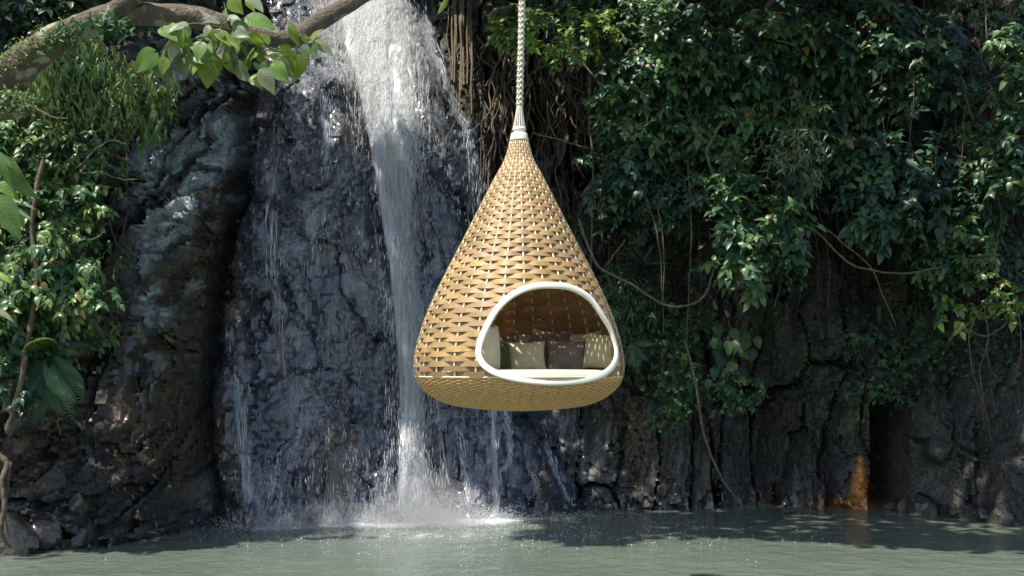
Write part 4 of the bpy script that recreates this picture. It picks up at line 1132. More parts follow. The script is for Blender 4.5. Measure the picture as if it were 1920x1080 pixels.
# heart leaved plant on the right wall: every leaf its own
hp = thing('heart_leaved_plant', 'heart leaved climbing plant on the dark rock right of the nest', 'plant', P(1365, 740, 15.2))
rr = np.random.default_rng(41)
for px, py, s in [(1345, 608, .2), (1372, 618, .22), (1402, 640, .2), (1338, 636, .22), (1385, 655, .2), (1412, 655, .19), (1352, 668, .2), (1375, 680, .22), (1340, 690, .18), (1395, 690, .18), (1362, 705, .17), (1345, 655, .2), (1392, 625, .19), (1365, 640, .21), (1330, 712, .15), (1380, 640, .2), (1356, 728, .15), (1418, 632, .17)]:
    p = P(px, py, 15.25 + rr.uniform(-.12, .12)); d = unit(np.array([rr.normal(0, .45), -.25, -.8])); n = unit(np.array([rr.normal(0, .3), -.9, .55]))
    B = basis(d[None], n[None])[0]
    place('leaf', leaf_mesh('fine', 'mid', int(rr.integers(0, 5)), M['leaf_big']), Matrix(((*B[0] * s, p[0]), (*B[1] * s, p[1]), (*B[2] * s, p[2]), (0, 0, 0, 1))), hp)
    v, q = tube(catmull([p, p + np.array([.02, .1, .06]), P(1368, min(py + 25, 745), 15.45)], 8), .004, 5); obj('stalk', mesh_np('stalk', v, [q], M['twig']), hp)
v, q = tube(catmull([P(1366, 600, 15.45), P(1372, 660, 15.5), P(1360, 760, 15.4)], 14), .012, 6); obj('stem', mesh_np('stem', v, [q], M['twig']), hp)

# strap leaved plants and ferns
def rosette(label, px, py, Y, n, length, seed, pal='mid', up=.6, cat='plant', name='strap_leaved_plant', kind='strap'):
    r = np.random.default_rng(seed); c = P(px, py, Y); root = thing(name, label, cat, c)
    for k in range(n):
        a = r.uniform(-1.5, 1.5); d = unit(np.array([math.sin(a), -.5 + r.normal(0, .25), math.cos(a) * up + .1 + r.normal(0, .2)])); B = basis(d[None], unit(np.array([r.normal(0, .2), -.6, .7]))[None])[0]; s = length * r.uniform(.7, 1.15)
        p = c + r.normal(0, .015, 3)
        place('leaf', leaf_mesh(kind, pal, int(r.integers(0, 5)), M['leaf']), Matrix(((*B[0] * s, p[0]), (*B[1] * s, p[1]), (*B[2] * s, p[2]), (0, 0, 0, 1))), root)
rosette('spiky strap leaved plant on the cliff right of the nest', 1205, 505, 15.4, 22, .42, 51, 'dark')
rosette('spray of narrow leaves on a stalk above the spiky plant, right of nest', 1158, 425, 15.4, 26, .36, 52, 'dark', .2, kind='lance', name='palm_shrub')
rosette('sunlit tuft of narrow leaves in the middle of the right cliff', 1478, 305, 14.8, 20, .30, 53, 'pale', -.2, kind='lance', name='leaf_tuft')
def frond_mesh(seed, pal='mid'):
    """a fern frond: rachis with tapering leaflets, length 1 along +Y, arching over"""
    r = np.random.default_rng(seed); vs, fs, us, o = [], [], [], 0
    v0, f0, u0 = SHAPES['lance']
    for k in range(21):
        t = .12 + .86 * k / 20; ln = .34 * math.sin(math.pi * (t * .82 + .14)) + .02
        zc_ = -.45 * t * t
        for sd in (-1, 1):
            d = np.array([sd * .85, .5, -.25]); d /= np.linalg.norm(d)
            B = basis(d[None], np.array([[0, .3, 1.0]]))[0]
            vs.append(np.array([0, t, zc_]) + (v0 * np.array([.85, 1, 1]) * ln) @ B.T); fs.append(f0 + o); us.append(u0); o += len(v0)
    t = np.linspace(0, 1, 8); tv, tf = tube(np.stack([0 * t, t, -.45 * t * t], -1), np.linspace(.012, .004, 8), 4)
    vs.append(tv); fs.append(tf + o); us.append(np.zeros((len(tv), 2)))
    return mesh_np('frond', np.concatenate(vs), [np.concatenate(fs)], M['leaf'], True, np.array(PAL[pal][seed % 5]), None, np.concatenate(us))
fronds = [frond_mesh(k) for k in range(5)]
def fern(label, px, py, Y, dirs, ln, seed):
    r = np.random.default_rng(seed); c = P(px, py, Y); root = thing('fern', label, 'fern', c)
    for k, (dx, dz) in enumerate(dirs):
        d = unit(np.array([dx, -.55, dz])); B = basis(d[None], unit(np.array([r.normal(0, .2), -.7, .6]))[None])[0]; s = ln * r.uniform(.85, 1.1)
        place('frond', fronds[k % 5], Matrix(((*B[0] * s, c[0]), (*B[1] * s, c[1]), (*B[2] * s, c[2]), (0, 0, 0, 1))), root)
fern('large drooping fern on the left bank', 85, 660, 11.7, [(-.5, -.6), (-.1, -1), (.3, -.9), (.7, -.5), (.0, .3), (-.8, .0)], .60, 61)
fern('fern with fronds pointing right on the left bank, above the large fern', 95, 625, 11.8, [(1.0, .05), (.8, .4), (.2, .5), (-.6, .3), (.9, -.3)], .42, 62)
fern('small fern at the left edge beside the vine', 15, 630, 11.6, [(.7, .2), (.3, .6), (.8, -.3), (-.4, .3)], .36, 63)
fern('small dark fern under the feathery shrub right of the nest', 1185, 640, 15.3, [(.5, -.4), (-.3, -.8), (.8, .2), (.1, -.9)], .34, 64)

# ------------------------------------------------------------------ vines, roots, bare stems
def vine(label, pts, rad, seed=0, mat='vine', name='vine', taper=.6, n=None, cat='vine', bump=.25, sides=6, wig=.012):
    w3 = np.array([P(*p) if p[2] > 0 else on_cliff(p[0], p[1], YS, -p[2]) for p in pts]); n = n or 14 * len(pts)
    c = catmull(w3, n); t = np.linspace(0, 1, n)
    for a in range(3): c[:, a] += wig * (fbm(t * len(pts) * 2.5, seed, a, 3, 200 + seed) - .5) * 2
    v, q = tube(c, np.linspace(rad, rad * taper, n), sides, bump=bump, seed=seed)
    base = c[-1]
    return tag(obj(name, mesh_np(name, v - base, [q], M[mat]), loc=base), label, cat)
vine('long woody vine stem rising along the left bank', [(80, 300, 11.4), (60, 420, 11.4), (70, 520, 11.4), (52, 640, 11.4), (34, 740, 11.5), (14, 806, 11.6)], .023, 1, taper=1.3)
vine('looping vine hanging in a bow right of the nest', [(1085, 410, 14.6), (1120, 495, 14.5), (1180, 530, 14.4), (1240, 568, 14.4), (1280, 574, 14.4), (1320, 555, 14.4), (1342, 500, 14.4), (1375, 430, 14.6)], .016, 2, taper=1)
vine('long thin vine crossing the right cliff to a loop under the dark shrub', [(1475, 400, 14.3), (1530, 435, 14.3), (1590, 490, 14.2), (1640, 508, 14.2), (1700, 512, 14.3), (1760, 502, 14.4)], .013, 3, taper=.9)
vine('second thin vine crossing beside the long one and hanging at its end', [(1480, 350, 14.4), (1520, 405, 14.3), (1580, 455, 14.25), (1635, 505, 14.2), (1655, 555, 14.2), (1680, 610, 14.3)], .010, 4, taper=.7)
vine('straight bare pole leaning from the rock down to the water, right side', [(1285, 640, 14.9), (1305, 720, 14.8), (1322, 820, 14.7), (1350, 890, 14.7), (1392, 952, 14.8)], .016, 5, taper=1.1)
vine('vertical thin vine right of the nest ring', [(1232, 380, 14.7), (1245, 470, 14.7), (1243, 560, 14.7), (1246, 620, 14.8)], .009, 6)
vine('vertical thin vine between the nest and the hanging sprig', [(1290, 300, 14.8), (1296, 420, 14.8), (1290, 560, 14.9), (1288, 640, 14.9)], .010, 7)
vine('bare vine slanting beside the shrub left of the hanging sprig', [(1195, 340, 14.8), (1222, 400, 14.75), (1237, 470, 14.7), (1242, 560, 14.7)], .011, 8)
vine('pale bent branch showing through the leaves of the middle shrubs', [(1355, 228, 14.6), (1330, 270, 14.55), (1325, 292, 14.5), (1340, 335, 14.5), (1350, 370, 14.6)], .022, 9, taper=.5)
vine('brown branch showing between the shrubs near the top', [(1446, 0, -.9), (1432, 30, 15.0), (1425, 62, 15.0)], .045, 10, taper=.7, name='branch', cat='branch')
vine('thin bare twig across the upper right shrub', [(1430, 66, 14.6), (1480, 82, 14.6), (1500, 95, 14.55)], .010, 11, name='branch', cat='branch')
vine('bare root hanging among dry leaves at the upper right', [(1845, 0, 14.6), (1850, 60, 14.5), (1852, 120, 14.5)], .012, 12)
vine('stout bare stem at the right between two shrubs', [(1805, 150, 14.7), (1812, 190, 14.6), (1824, 225, 14.6)], .022, 13, taper=.8)
vine('tendril hanging in a long curve at the lower right', [(1850, 560, 14.2), (1820, 620, 14.2), (1822, 690, 14.2), (1838, 740, 14.2), (1845, 790, 14.3)], .010, 14)
vine('tendril crossing the long curved one at the lower right', [(1846, 580, 14.2), (1852, 640, 14.1), (1838, 690, 14.1), (1842, 740, 14.1), (1860, 825, 14.3)], .009, 15)
vine('arching bare branch at the lower right edge', [(1780, 640, 14.4), (1800, 615, 14.3), (1850, 630, 14.2), (1895, 600, 14.1), (1930, 575, 14.0)], .014, 16)
vine('thin hooked tendril beside the arching branch, right edge', [(1850, 640, 14.2), (1856, 690, 14.2), (1876, 715, 14.2)], .008, 17)
vine('hanging tendril with a curled end at the right edge', [(1905, 560, 13.9), (1915, 640, 13.9), (1908, 690, 13.9), (1900, 720, 13.9)], .008, 18)
vine('thin twig hanging over dark rock in the middle right', [(1462, 480, 14.5), (1464, 530, 14.5), (1450, 578, 14.5)], .007, 19)
vine('pale dead branch slanting beside the sunlit leafy branch', [(1080, 95, 14.7), (1100, 125, 14.7), (1130, 165, 14.7), (1165, 205, 14.8)], .018, 20, name='branch', cat='branch', taper=.5)
vine('thin curved dead twig right of the pale dead branch', [(1085, 65, 14.8), (1115, 100, 14.7), (1132, 160, 14.7)], .009, 21, name='branch', cat='branch')
vine('long root dropping straight down beside the sunlit shrub', [(1108, 140, 15.2), (1105, 220, 15.2), (1112, 300, 15.2), (1110, 400, 15.2), (1106, 520, 15.3)], .018, 22, mat='root', name='root', cat='root')
vine('thin branch reaching right from the nest cap behind it', [(1000, 250, 15.2), (1060, 265, 15.1), (1105, 278, 15.1)], .012, 23, name='branch', cat='branch')
vine('slanting bare vine left of the spiky plant', [(1172, 450, 15.2), (1150, 480, 15.2), (1128, 510, 15.2)], .014, 24)
vine('dark root running down the wet rock left of the falls', [(512, 180, -.03), (515, 330, -.03), (512, 470, -.04), (510, 560, -.05), (522, 650, -.05), (540, 715, -.04)], .018, 25, mat='root', name='root', cat='root')
vine('thin stem hanging down the left rock face', [(237, 250, -.15), (238, 330, -.15), (238, 400, -.12), (218, 440, -.12), (215, 520, -.1), (225, 560, -.1)], .007, 26)
vine('bare pale twig sticking out right over the left rock', [(110, 470, 11.7), (150, 455, 11.6), (180, 445, 11.6), (198, 434, 11.55)], .011, 27, name='twig', cat='twig')
vine('bare curved twig above the pale one on the left bank', [(140, 325, 11.7), (190, 325, 11.6), (230, 337, 11.6), (257, 336, 11.6)], .008, 28, name='twig', cat='twig')
vine('thin stem with pinkish buds on the left bank', [(140, 320, 11.7), (175, 285, 11.6), (205, 265, 11.6), (238, 270, 11.6)], .010, 29, name='twig', cat='twig')
vine('short upturned twig below the pale bare twig, left bank', [(115, 475, 11.7), (150, 500, 11.6), (190, 485, 11.6)], .008, 30, name='twig', cat='twig')
vine('twisted pale root at the bottom left corner', [(-10, 850, 11.5), (12, 868, 11.5), (5, 900, 11.45), (8, 950, 11.45), (2, 1000, 11.5), (20, 1026, 11.6)], .034, 31, mat='root', name='root', cat='root')
vine('thin root beside the twisted one at the bottom left corner', [(20, 866, 11.5), (14, 910, 11.5), (10, 960, 11.5), (14, 1010, 11.55)], .014, 32, mat='root', name='root', cat='root')
vine('short hanging root on the left bank under the fern', [(110, 690, 11.9), (108, 760, 11.9), (112, 815, 11.9)], .010, 33, mat='root', name='root', cat='root')

rt_ = thing('root_tangle', 'tangle of brown aerial roots on the cliff behind the rope', 'roots', on_cliff(990, 330, YS))
r = np.random.default_rng(71)
for k in range(58):
    x0 = r.uniform(880, 1090); y0 = r.uniform(50, 200); ln = r.uniform(60, 230)
    pts = []; x = x0
    m = 6
    for i in range(m):
        pts.append(on_cliff(x, min(y0 + ln * i / (m - 1), 420), YS, r.uniform(.05, .4))); x += r.normal(0, 13)
    c = catmull(pts, 26); v, q = tube(c, np.linspace(1, .5, 26) * r.uniform(.007, .021), 5, bump=.25, seed=k)
    obj('root', mesh_np('root', v, [q], M['root']), rt_)
rt2 = thing('hanging_roots', 'bundle of straight pale roots hanging right of the falls top', 'roots', on_cliff(855, 200, YS))
for k in range(13):
    x0 = r.uniform(838, 886); y1 = r.uniform(150, 225)
    pts = [on_cliff(x0 + r.normal(0, 2), -20 + (y1 + 20) * i / 4, YS, .45 + r.uniform(0, .15)) for i in range(5)]
    c = catmull(pts, 20); v, q = tube(c, r.uniform(.007, .018), 5, bump=.15, seed=k)
    obj('root', mesh_np('root', v, [q], M['root']), rt2)
rt3 = thing('root_curtain', 'curtain of hairlike roots on the shaded wall right of the rope', 'roots', on_cliff(1060, 520, YS))
for k in range(34):
    x0 = r.uniform(900, 1330); y0 = r.uniform(150, 420); ln = r.uniform(90, 260)
    pts = [on_cliff(x0 + r.normal(0, 5), y0 + ln * i / 4, YS, .12 + r.uniform(0, .12)) for i in range(5)]
    v, q = tube(catmull(pts, 18), r.uniform(.003, .007), 4); obj('root', mesh_np('root', v, [q], M['root']), rt3)

def trailing(label, x0, x1, y0, y1, n, ln, seed, size, pal):
    r = np.random.default_rng(seed); root = thing('trailing_vines', label, 'vines', on_cliff((x0 + x1) / 2, y1, YS, .2))
    L = Leaves()
    for k in range(n):
        x = r.uniform(x0, x1); y = r.uniform(y0, y1); l_ = r.uniform(.5, 1) * ln
        c = catmull([on_cliff(x + r.normal(0, 7), y + l_ * i / 4, YS, .18 + r.uniform(0, .12)) for i in range(5)], 24)
        v, q = tube(c, np.linspace(.006, .003, 24), 4); obj('stem', mesh_np('stem', v, [q], M['twig']), root)
        for i in range(3, 24):
            if r.random() < .6:
                d = unit(np.array([r.choice([-1, 1]) * .8, -.35, -.5]) + r.normal(0, .25, 3)); L.add(c[i], d, unit(np.array([0, -.6, .8]) + r.normal(0, .2, 3)), size * r.uniform(.6, 1.2), int(r.integers(0, 5)), 1.0)
    L.build(root, 'ovate', pal, M['leaf_dull'], 90)
trailing('thin leafy vines trailing down the dark rock below the hanging sprig', 1300, 1560, 500, 580, 13, 150, 501, .075, 'mid')
trailing('thin leafy vines trailing down the wall at the far right', 1700, 1920, 480, 600, 17, 170, 502, .075, 'mid')
trailing('thin leafy vines trailing beside the spiky plant right of the nest', 1150, 1290, 400, 520, 9, 150, 503, .07, 'dark')
r = np.random.default_rng(505)
for px, py, lb_ in [(1208, 962, 'leftmost of the small yellow leaves floating along the right rocks'), (1262, 961, 'small yellow brown leaf floating under the cracked columns, right of nest'), (1340, 958, 'small leaf floating beside the foot of the leaning pole'), (1570, 958, 'small brown leaf floating just left of the orange stain'), (1795, 972, 'small leaf floating by the rocks near the right edge'), (330, 1012, 'small leaf floating by the left bank')]:
    p = P(px, py, 4160 / (py - 690)); s = r.uniform(.07, .1)
    o = obj('floating_leaf', leaf_mesh('round', 'litter', int(r.integers(1, 5)), M['deadleaf']), loc=(p[0], p[1], .018))
    o.scale = (s, s, s * .4); o.rotation_euler = (0, 0, r.uniform(0, 6.28)); tag(o, lb_, 'leaf', 'leaves floating on the pool')
rt4 = thing('liana_cluster', 'thin bare lianas hanging in front of the shrubs at the upper right', 'lianas', P(1700, 560, 14.3))
r = np.random.default_rng(72)
for k in range(26):
    x0 = r.uniform(1480, 1915); y0 = r.uniform(-20, 330); ln = r.uniform(90, 300); Yc = np.interp(x0, [1480, 1750, 1920], [14.7, 14.35, 13.6]) + r.uniform(-.1, .3); pts = []; x = x0
    for i in range(5):
        pts.append(P(x, y0 + ln * i / 4, Yc)); x += r.normal(0, 7)
    v, q = tube(catmull(pts, 20), r.uniform(.0025, .006), 4, bump=.2, seed=k); obj('stem', mesh_np('stem', v, [q], M['root']), rt4)
# floating branch on the pool
v, q = tube(catmull([P(1470, 962, 15.2) * [1, 1, 0] + [0, 0, .03], P(1490, 958, 15.2) * [1, 1, 0] + [0, 0, .05], P(1508, 955, 15.2) * [1, 1, 0] + [0, 0, .09]], 14), np.linspace(.03, .018, 14), 7, bump=.3)
c = v.mean(0); tag(obj('driftwood', mesh_np('driftwood', v - c, [q], M['drift']), loc=c), 'short dark piece of driftwood floating near the right rocks', 'driftwood')

# ------------------------------------------------------------------ the limb with its leaf cluster, close to the camera
BY = 6.5
TREE = thing('limb_tree', 'mossy tree limb reaching across the top left with broad leaf cluster', 'tree', (-4.6, 6.9, -.2))
v, q = tube(catmull([(-4.6, 6.9, -1.4), (-4.5, 6.9, .8), (-4.35, 6.8, 2.2), (-4.0, 6.7, 3.0), P(-110, 215, BY)], 40), np.linspace(.26, .125, 40), 14, bump=.3, seed=1)
obj('trunk', mesh_np('trunk', v, [q], M['bark']), TREE)
def limb(pts, rads, seed, sides=14):
    c = catmull([P(*p) for p in pts], 10 * len(pts)); rad = np.interp(np.linspace(0, 1, len(c)), np.linspace(0, 1, len(rads)), rads)
    return tube(c, rad, sides, bump=.22, seed=seed)
v, q = limb([(-110, 215, 6.5), (-50, 180, 6.5), (0, 148, 6.5), (55, 108, 6.5), (112, 72, 6.5), (165, 45, 6.5), (212, 29, 6.5), (270, 26, 6.5), (325, 29, 6.5), (380, 36, 6.5), (430, 50, 6.5), (487, 67, 6.5), (530, 74, 6.52), (556, 68, 6.55), (600, 40, 6.6), (650, 10, 6.65), (705, -25, 6.7), (780, -80, 6.8)],
            [.115, .105, .098, .09, .082, .074, .068, .066, .064, .062, .058, .055, .052, .05, .05, .048, .046, .04], 2)
obj('limb', mesh_np('limb', v, [q], M['bark']), TREE)
v, q = limb([(200, 34, 6.5), (232, 10, 6.45), (262, -15, 6.4), (300, -60, 6.3)], [.07, .055, .05, .045], 3); obj('limb', mesh_np('limb', v, [q], M['bark']), TREE)
v, q = limb([(-130, 205, 6.3), (-50, 203, 6.2), (0, 207, 6.2), (40, 206, 6.2), (64, 203, 6.2), (70, 202, 6.2)], [.075, .065, .058, .045, .02, .002], 4); obj('limb', mesh_np('limb', v, [q], M['bark']), TREE)
v, q = limb([(40, 196, 6.2), (70, 205, 6.1), (100, 220, 6.05), (128, 222, 6.0)], [.008, .006, .005, .003], 5, 6); obj('twig', mesh_np('twig', v, [q], M['twig']), TREE)
for pts in [[(440, 60, 6.45), (430, 45, 6.35), (424, 20, 6.3), (420, 5, 6.3)], [(440, 60, 6.45), (400, 50, 6.3), (350, 48, 6.25), (300, 100, 6.2)], [(460, 68, 6.45), (455, 85, 6.3), (440, 110, 6.25), (420, 120, 6.2)],
            [(455, 70, 6.45), (490, 80, 6.3), (520, 95, 6.25), (560, 97, 6.25)], [(480, 80, 6.4), (500, 110, 6.25), (520, 130, 6.2)], [(560, 66, 6.5), (570, 70, 6.4), (585, 80, 6.35), (600, 85, 6.3)], [(420, 60, 6.4), (380, 70, 6.3), (340, 80, 6.25)], [(450, 40, 6.35), (470, 30, 6.3), (490, 35, 6.25)]]:
    v, q = limb(pts, [.010, .007, .005, .003], 6, 6); obj('twig', mesh_np('twig', v, [q], M['twig']), TREE)
CL = [  # leaf base -> tip (pixels of an enlarged view, 4.683 per photograph pixel, origin 230, 0), width factor, palette, tint
    (285, 460, 58, 642, 1.0, 'bright', 0), (300, 500, 440, 770, .9, 'pale', 2), (440, 335, 300, 500, 1.0, 'bright', 2), (565, 205, 362, 268, .8, 'pale', 3), (850, 195, 695, 170, 1.1, 'pale', 1), (560, 235, 590, 355, 1.0, 'pale', 3),
    (555, 345, 588, 540, 1.0, 'pale', 2), (650, 330, 810, 335, .9, 'pale', 0), (770, 470, 725, 790, 1.15, 'bright', 3), (640, 455, 560, 650, .9, 'bright', 1), (710, 500, 575, 655, .9, 'bright', 0), (885, 470, 962, 675, .95, 'bright', 1),
    (900, 330, 970, 620, .8, 'pale', 2), (1030, 185, 1040, 410, 1.1, 'pale', 2), (950, -20, 1045, 130, 1.1, 'bright', 1), (1090, 20, 1180, 110, 1.0, 'bright', 3), (1095, 150, 1362, 218, .95, 'bright', 0), (1110, -10, 1245, 85, .9, 'pale', 3),
    (1075, 195, 1335, 245, .6, 'pale', 3), (900, 180, 895, 40, .6, 'pale', 4), (925, 150, 1045, 165, .9, 'pale', 3), (1000, 565, 1115, 735, .95, 'pale', 3), (1110, 510, 1050, 665, 1.1, 'bright', 4), (1165, 550, 1215, 640, .9, 'pale', 3),
    (1225, 610, 1332, 845, .8, 'pale', 1), (1140, 670, 1225, 775, .9, 'bright', 1), (1320, 560, 1455, 735, .9, 'bright', 0), (1395, 510, 1490, 725, .8, 'pale', 1), (1530, 480, 1500, 735, 1.25, 'bright', 3), (1270, 460, 1425, 425, .8, 'pale', 3),
    (1290, 500, 1420, 465, .8, 'bright', 3), (1475, 220, 1555, 445, .6, 'bright', 1), (1640, 365, 1742, 225, .9, 'bright', 3), (1560, 300, 1645, 365, .9, 'pale', 3), (1690, 365, 1870, 480, .8, 'pale', 3), (1595, 395, 1622, 575, .9, 'pale', 3),
    (1670, 405, 1695, 500, 1.0, 'bright', 4), (1235, 550, 1325, 700, .9, 'bright', 2), (610, 390, 670, 460, 1.1, 'bright', 1), (485, 420, 478, 530, 1.0, 'pale', 2), (735, 395, 835, 455, 1.0, 'pale', 0), (860, 420, 850, 510, 1.0, 'pale', 3),
    (640, 470, 800, 570, .9, 'pale', 2), (520, 300, 410, 320, .8, 'bright', 1), (980, 260, 1115, 320, .9, 'pale', 1), (820, 300, 870, 420, .9, 'pale', 2), (1050, 400, 1090, 500, .8, 'pale', 1), (1180, 470, 1100, 530, .8, 'bright', 1),
    (700, 300, 640, 420, .9, 'bright', 2), (930, 420, 1010, 560, .9, 'pale', 2), (1440, 470, 1530, 600, 1.1, 'bright', 1), (760, 230, 700, 330, .9, 'pale', 3), (1270, 600, 1240, 720, .8, 'bright', 0), (590, 480, 560, 600, .8, 'bright', 4)]
r = np.random.default_rng(81)
for _ in range(34):
    x0, y0 = r.uniform(330, 1560), r.uniform(170, 520) ; y0 = max(y0, 200 + (x0 - 330) * .12); an = r.normal(0, .8)
    CL.append((x0, y0, x0 + 170 * math.sin(an), y0 + 170 * abs(math.cos(an)), r.uniform(.8, 1.1), ['bright', 'pale', 'bright'][int(r.integers(0, 3))], int(r.integers(0, 5))))
for (x0, y0, x1, y1, wf, pal, k) in CL:
    Yb = 6.3 + r.uniform(-.16, .14)
    a = P(230 + x0 / 4.683, y0 / 4.683, Yb); b = P(230 + x1 / 4.683, y1 / 4.683, Yb - r.uniform(-.03, .06))
    d = b - a; s = np.linalg.norm(d); n = unit(np.array([r.normal(0, .45) - .2, -.75, .55 + r.normal(0, .3)]))
    B = basis(d[None], n[None])[0]
    s *= .92
    Mx = Matrix(((B[0][0] * s * wf, B[0][1] * s, B[0][2] * s, a[0]), (B[1][0] * s * wf, B[1][1] * s, B[1][2] * s, a[1]), (B[2][0] * s * wf, B[2][1] * s, B[2][2] * s, a[2]), (0, 0, 0, 1)))
    place('leaf', leaf_mesh('fine', pal, k, M['leaf_big']), Mx, TREE)
# epiphytes and moss tufts along the limb
def tuft(parent, name, n, pts, size, kind, pal, seed, spread=.03):
    r = np.random.default_rng(seed); L = Leaves()
    c = catmull([P(*p) for p in pts], 200)
    for _ in range(n):
        p = c[r.integers(0, 200)] + r.normal(0, spread, 3); d = unit(r.normal(0, .8, 3) + np.array([0, -.4, .5])); L.add(p, d, unit(r.normal(0, .5, 3) + np.array([0, -.6, .6])), size * r.uniform(.6, 1.3))
    L.build(parent, kind, pal, M['leaf_dull'], 0, name)
tuft(TREE, 'moss', 800, [(-20, 135, 6.42), (40, 100, 6.42), (90, 72, 6.44), (140, 55, 6.45)], .017, 'round', 'bright', 91, .035)
tuft(TREE, 'epiphyte', 160, [(95, 75, 6.38), (125, 72, 6.36), (150, 58, 6.38)], .055, 'lance', 'mid', 92, .03)
tuft(TREE, 'epiphyte', 120, [(180, 52, 6.42), (215, 52, 6.42), (240, 58, 6.42)], .07, 'lance', 'mid', 93, .025)
tuft(TREE, 'moss', 700, [(-20, 190, 6.12), (20, 190, 6.12), (50, 196, 6.12)], .022, 'round', 'pale', 94, .03)
lb = thing('leafy_twig', 'bright large leaves at the left edge, close to the camera', 'leaves', P(-60, 500, 5.6))
for (x0, y0, x1, y1, wf, pal, k) in [(0, 300, 62, 378, .9, 'bright', 2), (-10, 335, 38, 372, .9, 'bright', 0), (5, 375, 68, 382, .6, 'pale', 1), (-5, 370, 40, 450, 1.0, 'bright', 2), (20, 390, 60, 405, .8, 'pale', 0), (30, 400, 48, 428, 1, 'bright', 1), (-15, 395, 15, 430, 1, 'bright', 2), (-10, 285, 25, 310, .8, 'mid', 3), (-12, 510, 24, 528, .7, 'bright', 1), (-8, 580, 28, 600, .6, 'pale', 1), (-25, 355, -5, 420, 1, 'bright', 0)]:
    Yb = 5.6 + r.uniform(-.1, .1); a = P(x0, y0, Yb); b = P(x1, y1, Yb - .03); d = b - a; s = np.linalg.norm(d) * .95; wf *= .72
    B = basis(d[None], unit(np.array([.1 + r.normal(0, .5), -.6, .7]))[None])[0]
    place('leaf', leaf_mesh('fine', pal, k, M['leaf_big']), Matrix(((B[0][0] * s * wf, B[0][1] * s, B[0][2] * s, a[0]), (B[1][0] * s * wf, B[1][1] * s, B[1][2] * s, a[1]), (B[2][0] * s * wf, B[2][1] * s, B[2][2] * s, a[2]), (0, 0, 0, 1))), lb)
for pts in [[(-80, 480, 5.7), (-30, 400, 5.65), (0, 340, 5.6), (5, 300, 5.6)], [(-80, 520, 5.7), (-30, 512, 5.6), (0, 510, 5.6)], [(-80, 600, 5.7), (-30, 585, 5.6), (0, 580, 5.6)], [(-40, 420, 5.65), (-10, 380, 5.6), (10, 372, 5.6)]]:
    v, q = limb(pts, [.010, .006, .004], 7, 6); obj('stem', mesh_np('stem', v, [q], M['twig']), lb)
hl = obj('leaf', mesh_np('leaf', SHAPES['lance'][0] * .13, [SHAPES['lance'][1]], M['leaf_big'], True, np.array(PAL['bright'][1]), None, SHAPES['lance'][2]), loc=P(842, -8, 6.6))
hl.rotation_euler = (R(-78), R(30), R(8)); tag(hl, 'single narrow leaf hanging in from the top edge right of the falls', 'leaf')

# ------------------------------------------------------------------ unseen trees added over the pool, crowns thinned to shape shade and sun patches
LIT = [(695, 70, 15.9, 1.5), (715, 330, 15.3, .4), (740, 470, 15.2, .28), (765, 640, 15, .25), (778, 820, 14.7, .28), (700, 190, 15.7, .6), (700, 975, 14.3, .3), (900, 972, 14.6, .4), (640, 60, 15.9, .5), (770, 120, 15.8, .45), (840, 990, 13.9, 1.05), (770, 960, 14.4, .4), (640, 992, 13.8, .5), (1225, 80, 14.7, .65), (1060, 62, 14.6, .3), (1000, 70, 14.8, .2),
       (1490, 300, 14.8, .18), (1720, 395, 14.5, .16), (1765, 505, 14.7, .18), (1790, 500, 14.6, .12), (1905, 150, 13.8, .3), (238, 790, 13.2, .25), (205, 905, 12.7, .2), (140, 930, 12.5, .14), (225, 960, 12.8, .14), (590, 425, 15.2, .12), (885, 230, 15.8, .2), (1100, 700, 15.5, .12),
       (230, 240, 11.9, .3), (190, 560, 12, .22), (270, 200, 12, .25), (290, 940, 13, .15), (1675, 950, 15.2, .1), (1540, 800, 15.5, .12), (60, 380, 11.8, .3), (250, 560, 13.2, .12), (420, 520, 14.4, .25), (1380, 480, 14.3, .3), (1300, 150, 14.8, .3), (1180, 190, 14.8, .3), (1420, 130, 15, .22), (1370, 260, 15, .25), (1640, 120, 14.8, .2), (1600, 300, 14.8, .2), (1690, 350, 14.6, .2), (1440, 400, 14.4, .2), (1250, 340, 15, .18), (1820, 420, 14.5, .2), (1530, 200, 15, .18), (120, 150, 11.9, .35), (120, 480, 11.7, .3), (30, 560, 11.7, .25), (150, 330, 12, .25), (1370, 650, 15.2, .15), (1860, 550, 14.2, .2)]
LITW = [(P(a, b, c), d) for a, b, c, d in LIT]
def shaded(p):
    """False where a leaf here would take the sun off something that the photograph shows in the sun"""
    k = np.ones(len(p), bool)
    for c, rad in LITW:
        w_ = c - p; t = w_ @ (-SUN); dist = np.linalg.norm(w_ + t[:, None] * SUN, axis=1)
        k &= ~((dist < rad * 1.0) & (t > 0))
    g = p - SUN * (p[:, 2] / SUN[2])[:, None]                 # where its shadow meets the water
    lim = np.interp(g[:, 0], [-6, -4, -2, 0, .8, 2, 3.2, 4.5, 7], [11.3, 12.5, 13.2, 13.1, 12.5, 13.1, 12.9, 12.2, 11.7]) + .25 * (fbm(g[:, 0] * 1.5, g[:, 1], 0, 3, 7) - .5) * 2
    return k & (g[:, 1] > lim)
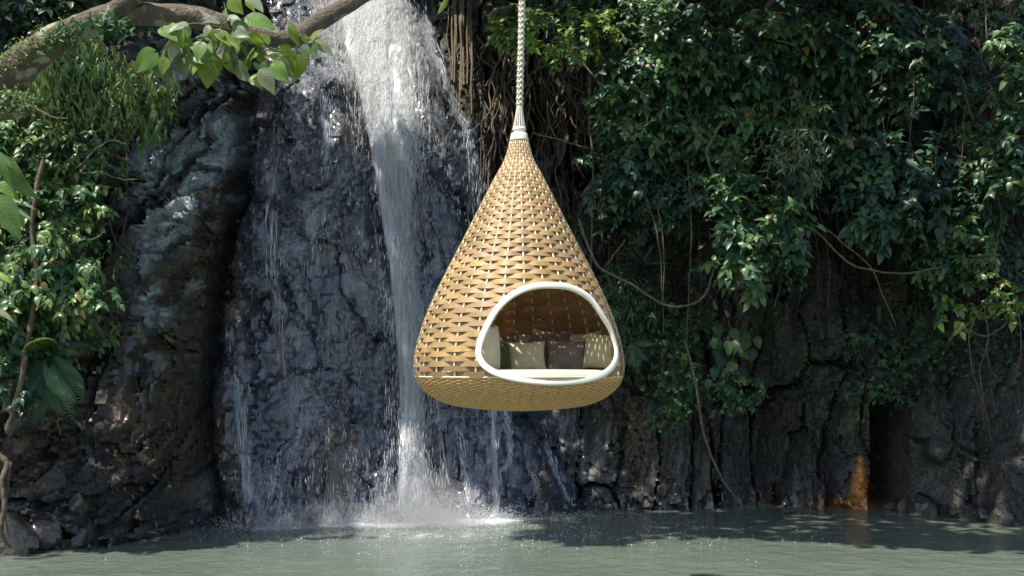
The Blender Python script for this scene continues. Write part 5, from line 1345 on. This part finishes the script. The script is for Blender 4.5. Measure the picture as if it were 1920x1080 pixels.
def canopy(label, x0, x1, n, seed, trunk, dens=1.0):
    r = np.random.default_rng(seed); root = thing('shade_tree', label, 'tree', trunk[0])
    nc = n // 30; cc = np.stack([r.uniform(x0, x1, nc), r.uniform(8.8, 17.5, nc), r.uniform(8.3, 10.6, nc)], -1)
    p = (cc[:, None] + r.normal(0, .33, (nc, 30, 3)) * np.array([1, 1, .6])).reshape(-1, 3)
    p = p[(p[:, 2] > 7.9)]; p = p[shaded(p)]
    L = Leaves()
    d = r.normal(0, 1, p.shape); d[:, 2] -= .4; nn = r.normal(0, .35, p.shape) + np.array([0, 0, 1.0])
    L.p, L.d, L.n, L.s = list(p), list(d), list(nn), list(r.uniform(.2, .36, len(p)))
    L.build(root, 'round', 'mid', M['leaf'], 0)
    v, q = tube(catmull(trunk, 24), np.linspace(.28, .10, 24), 10, bump=.3, seed=seed); obj('trunk', mesh_np('trunk', v, [q], M['bark']), root)
    for k in range(16):
        a = np.array(trunk[-1]) * .6 + np.array(trunk[-2]) * .4; b = np.array([r.uniform(x0, x1), r.uniform(11.5, 16), r.uniform(8.8, 9.8)])
        c_ = catmull([a, (a + b) / 2 + [0, 0, .5], b], 14)
        if not shaded(c_).all(): continue
        v, q = tube(c_, np.linspace(.07, .02, 14), 6, bump=.2); obj('branch', mesh_np('branch', v, [q], M['bark']), root)
canopy('unseen tree added above the top edge to shade the pool, left of the falls', -12.5, -4.6, 8200, 401, [(-9.5, 19.5, 7.0), (-9.6, 18.5, 9.5), (-9.4, 16.5, 10.6), (-9, 14.5, 10.2)])
canopy('unseen tree added above the top edge to shade the pool, over the falls', -5.4, -.8, 4600, 402, [(-6.6, 20, 7.5), (-6.6, 19, 9.8), (-6.4, 17, 10.8), (-5.6, 14.0, 10.4)])
canopy('unseen tree added above the top edge to shade the pool, on the right', -1.2, 6.2, 8200, 403, [(3.2, 20, 7.5), (3.2, 18.8, 9.8), (2.8, 16.5, 10.8), (2.4, 14, 10.3)])
lm = thing('rope_tree', 'tree behind the camera whose limb carries the nest rope', 'tree', (9.0, -2.0, -1.5))
v, q = tube(catmull([(9.0, -2.0, -2.0), (8.8, -1.6, 2.0), (8.0, -.6, 5.0), (6.5, 1.2, 6.6)], 24), np.linspace(.3, .17, 24), 12, bump=.3, seed=8)
obj('trunk', mesh_np('trunk', v, [q], M['bark']), lm)
v, q = tube(catmull([(6.5, 1.2, 6.6), (4.5, 4.0, 6.6), (2.2, 6.6, 5.8), (NX + .02, NY, 5.06), (-.2, NY + .05, 5.0)], 30), np.linspace(.17, .045, 30), 10, bump=.2, seed=9)
obj('limb', mesh_np('limb', v, [q], M['bark']), lm)
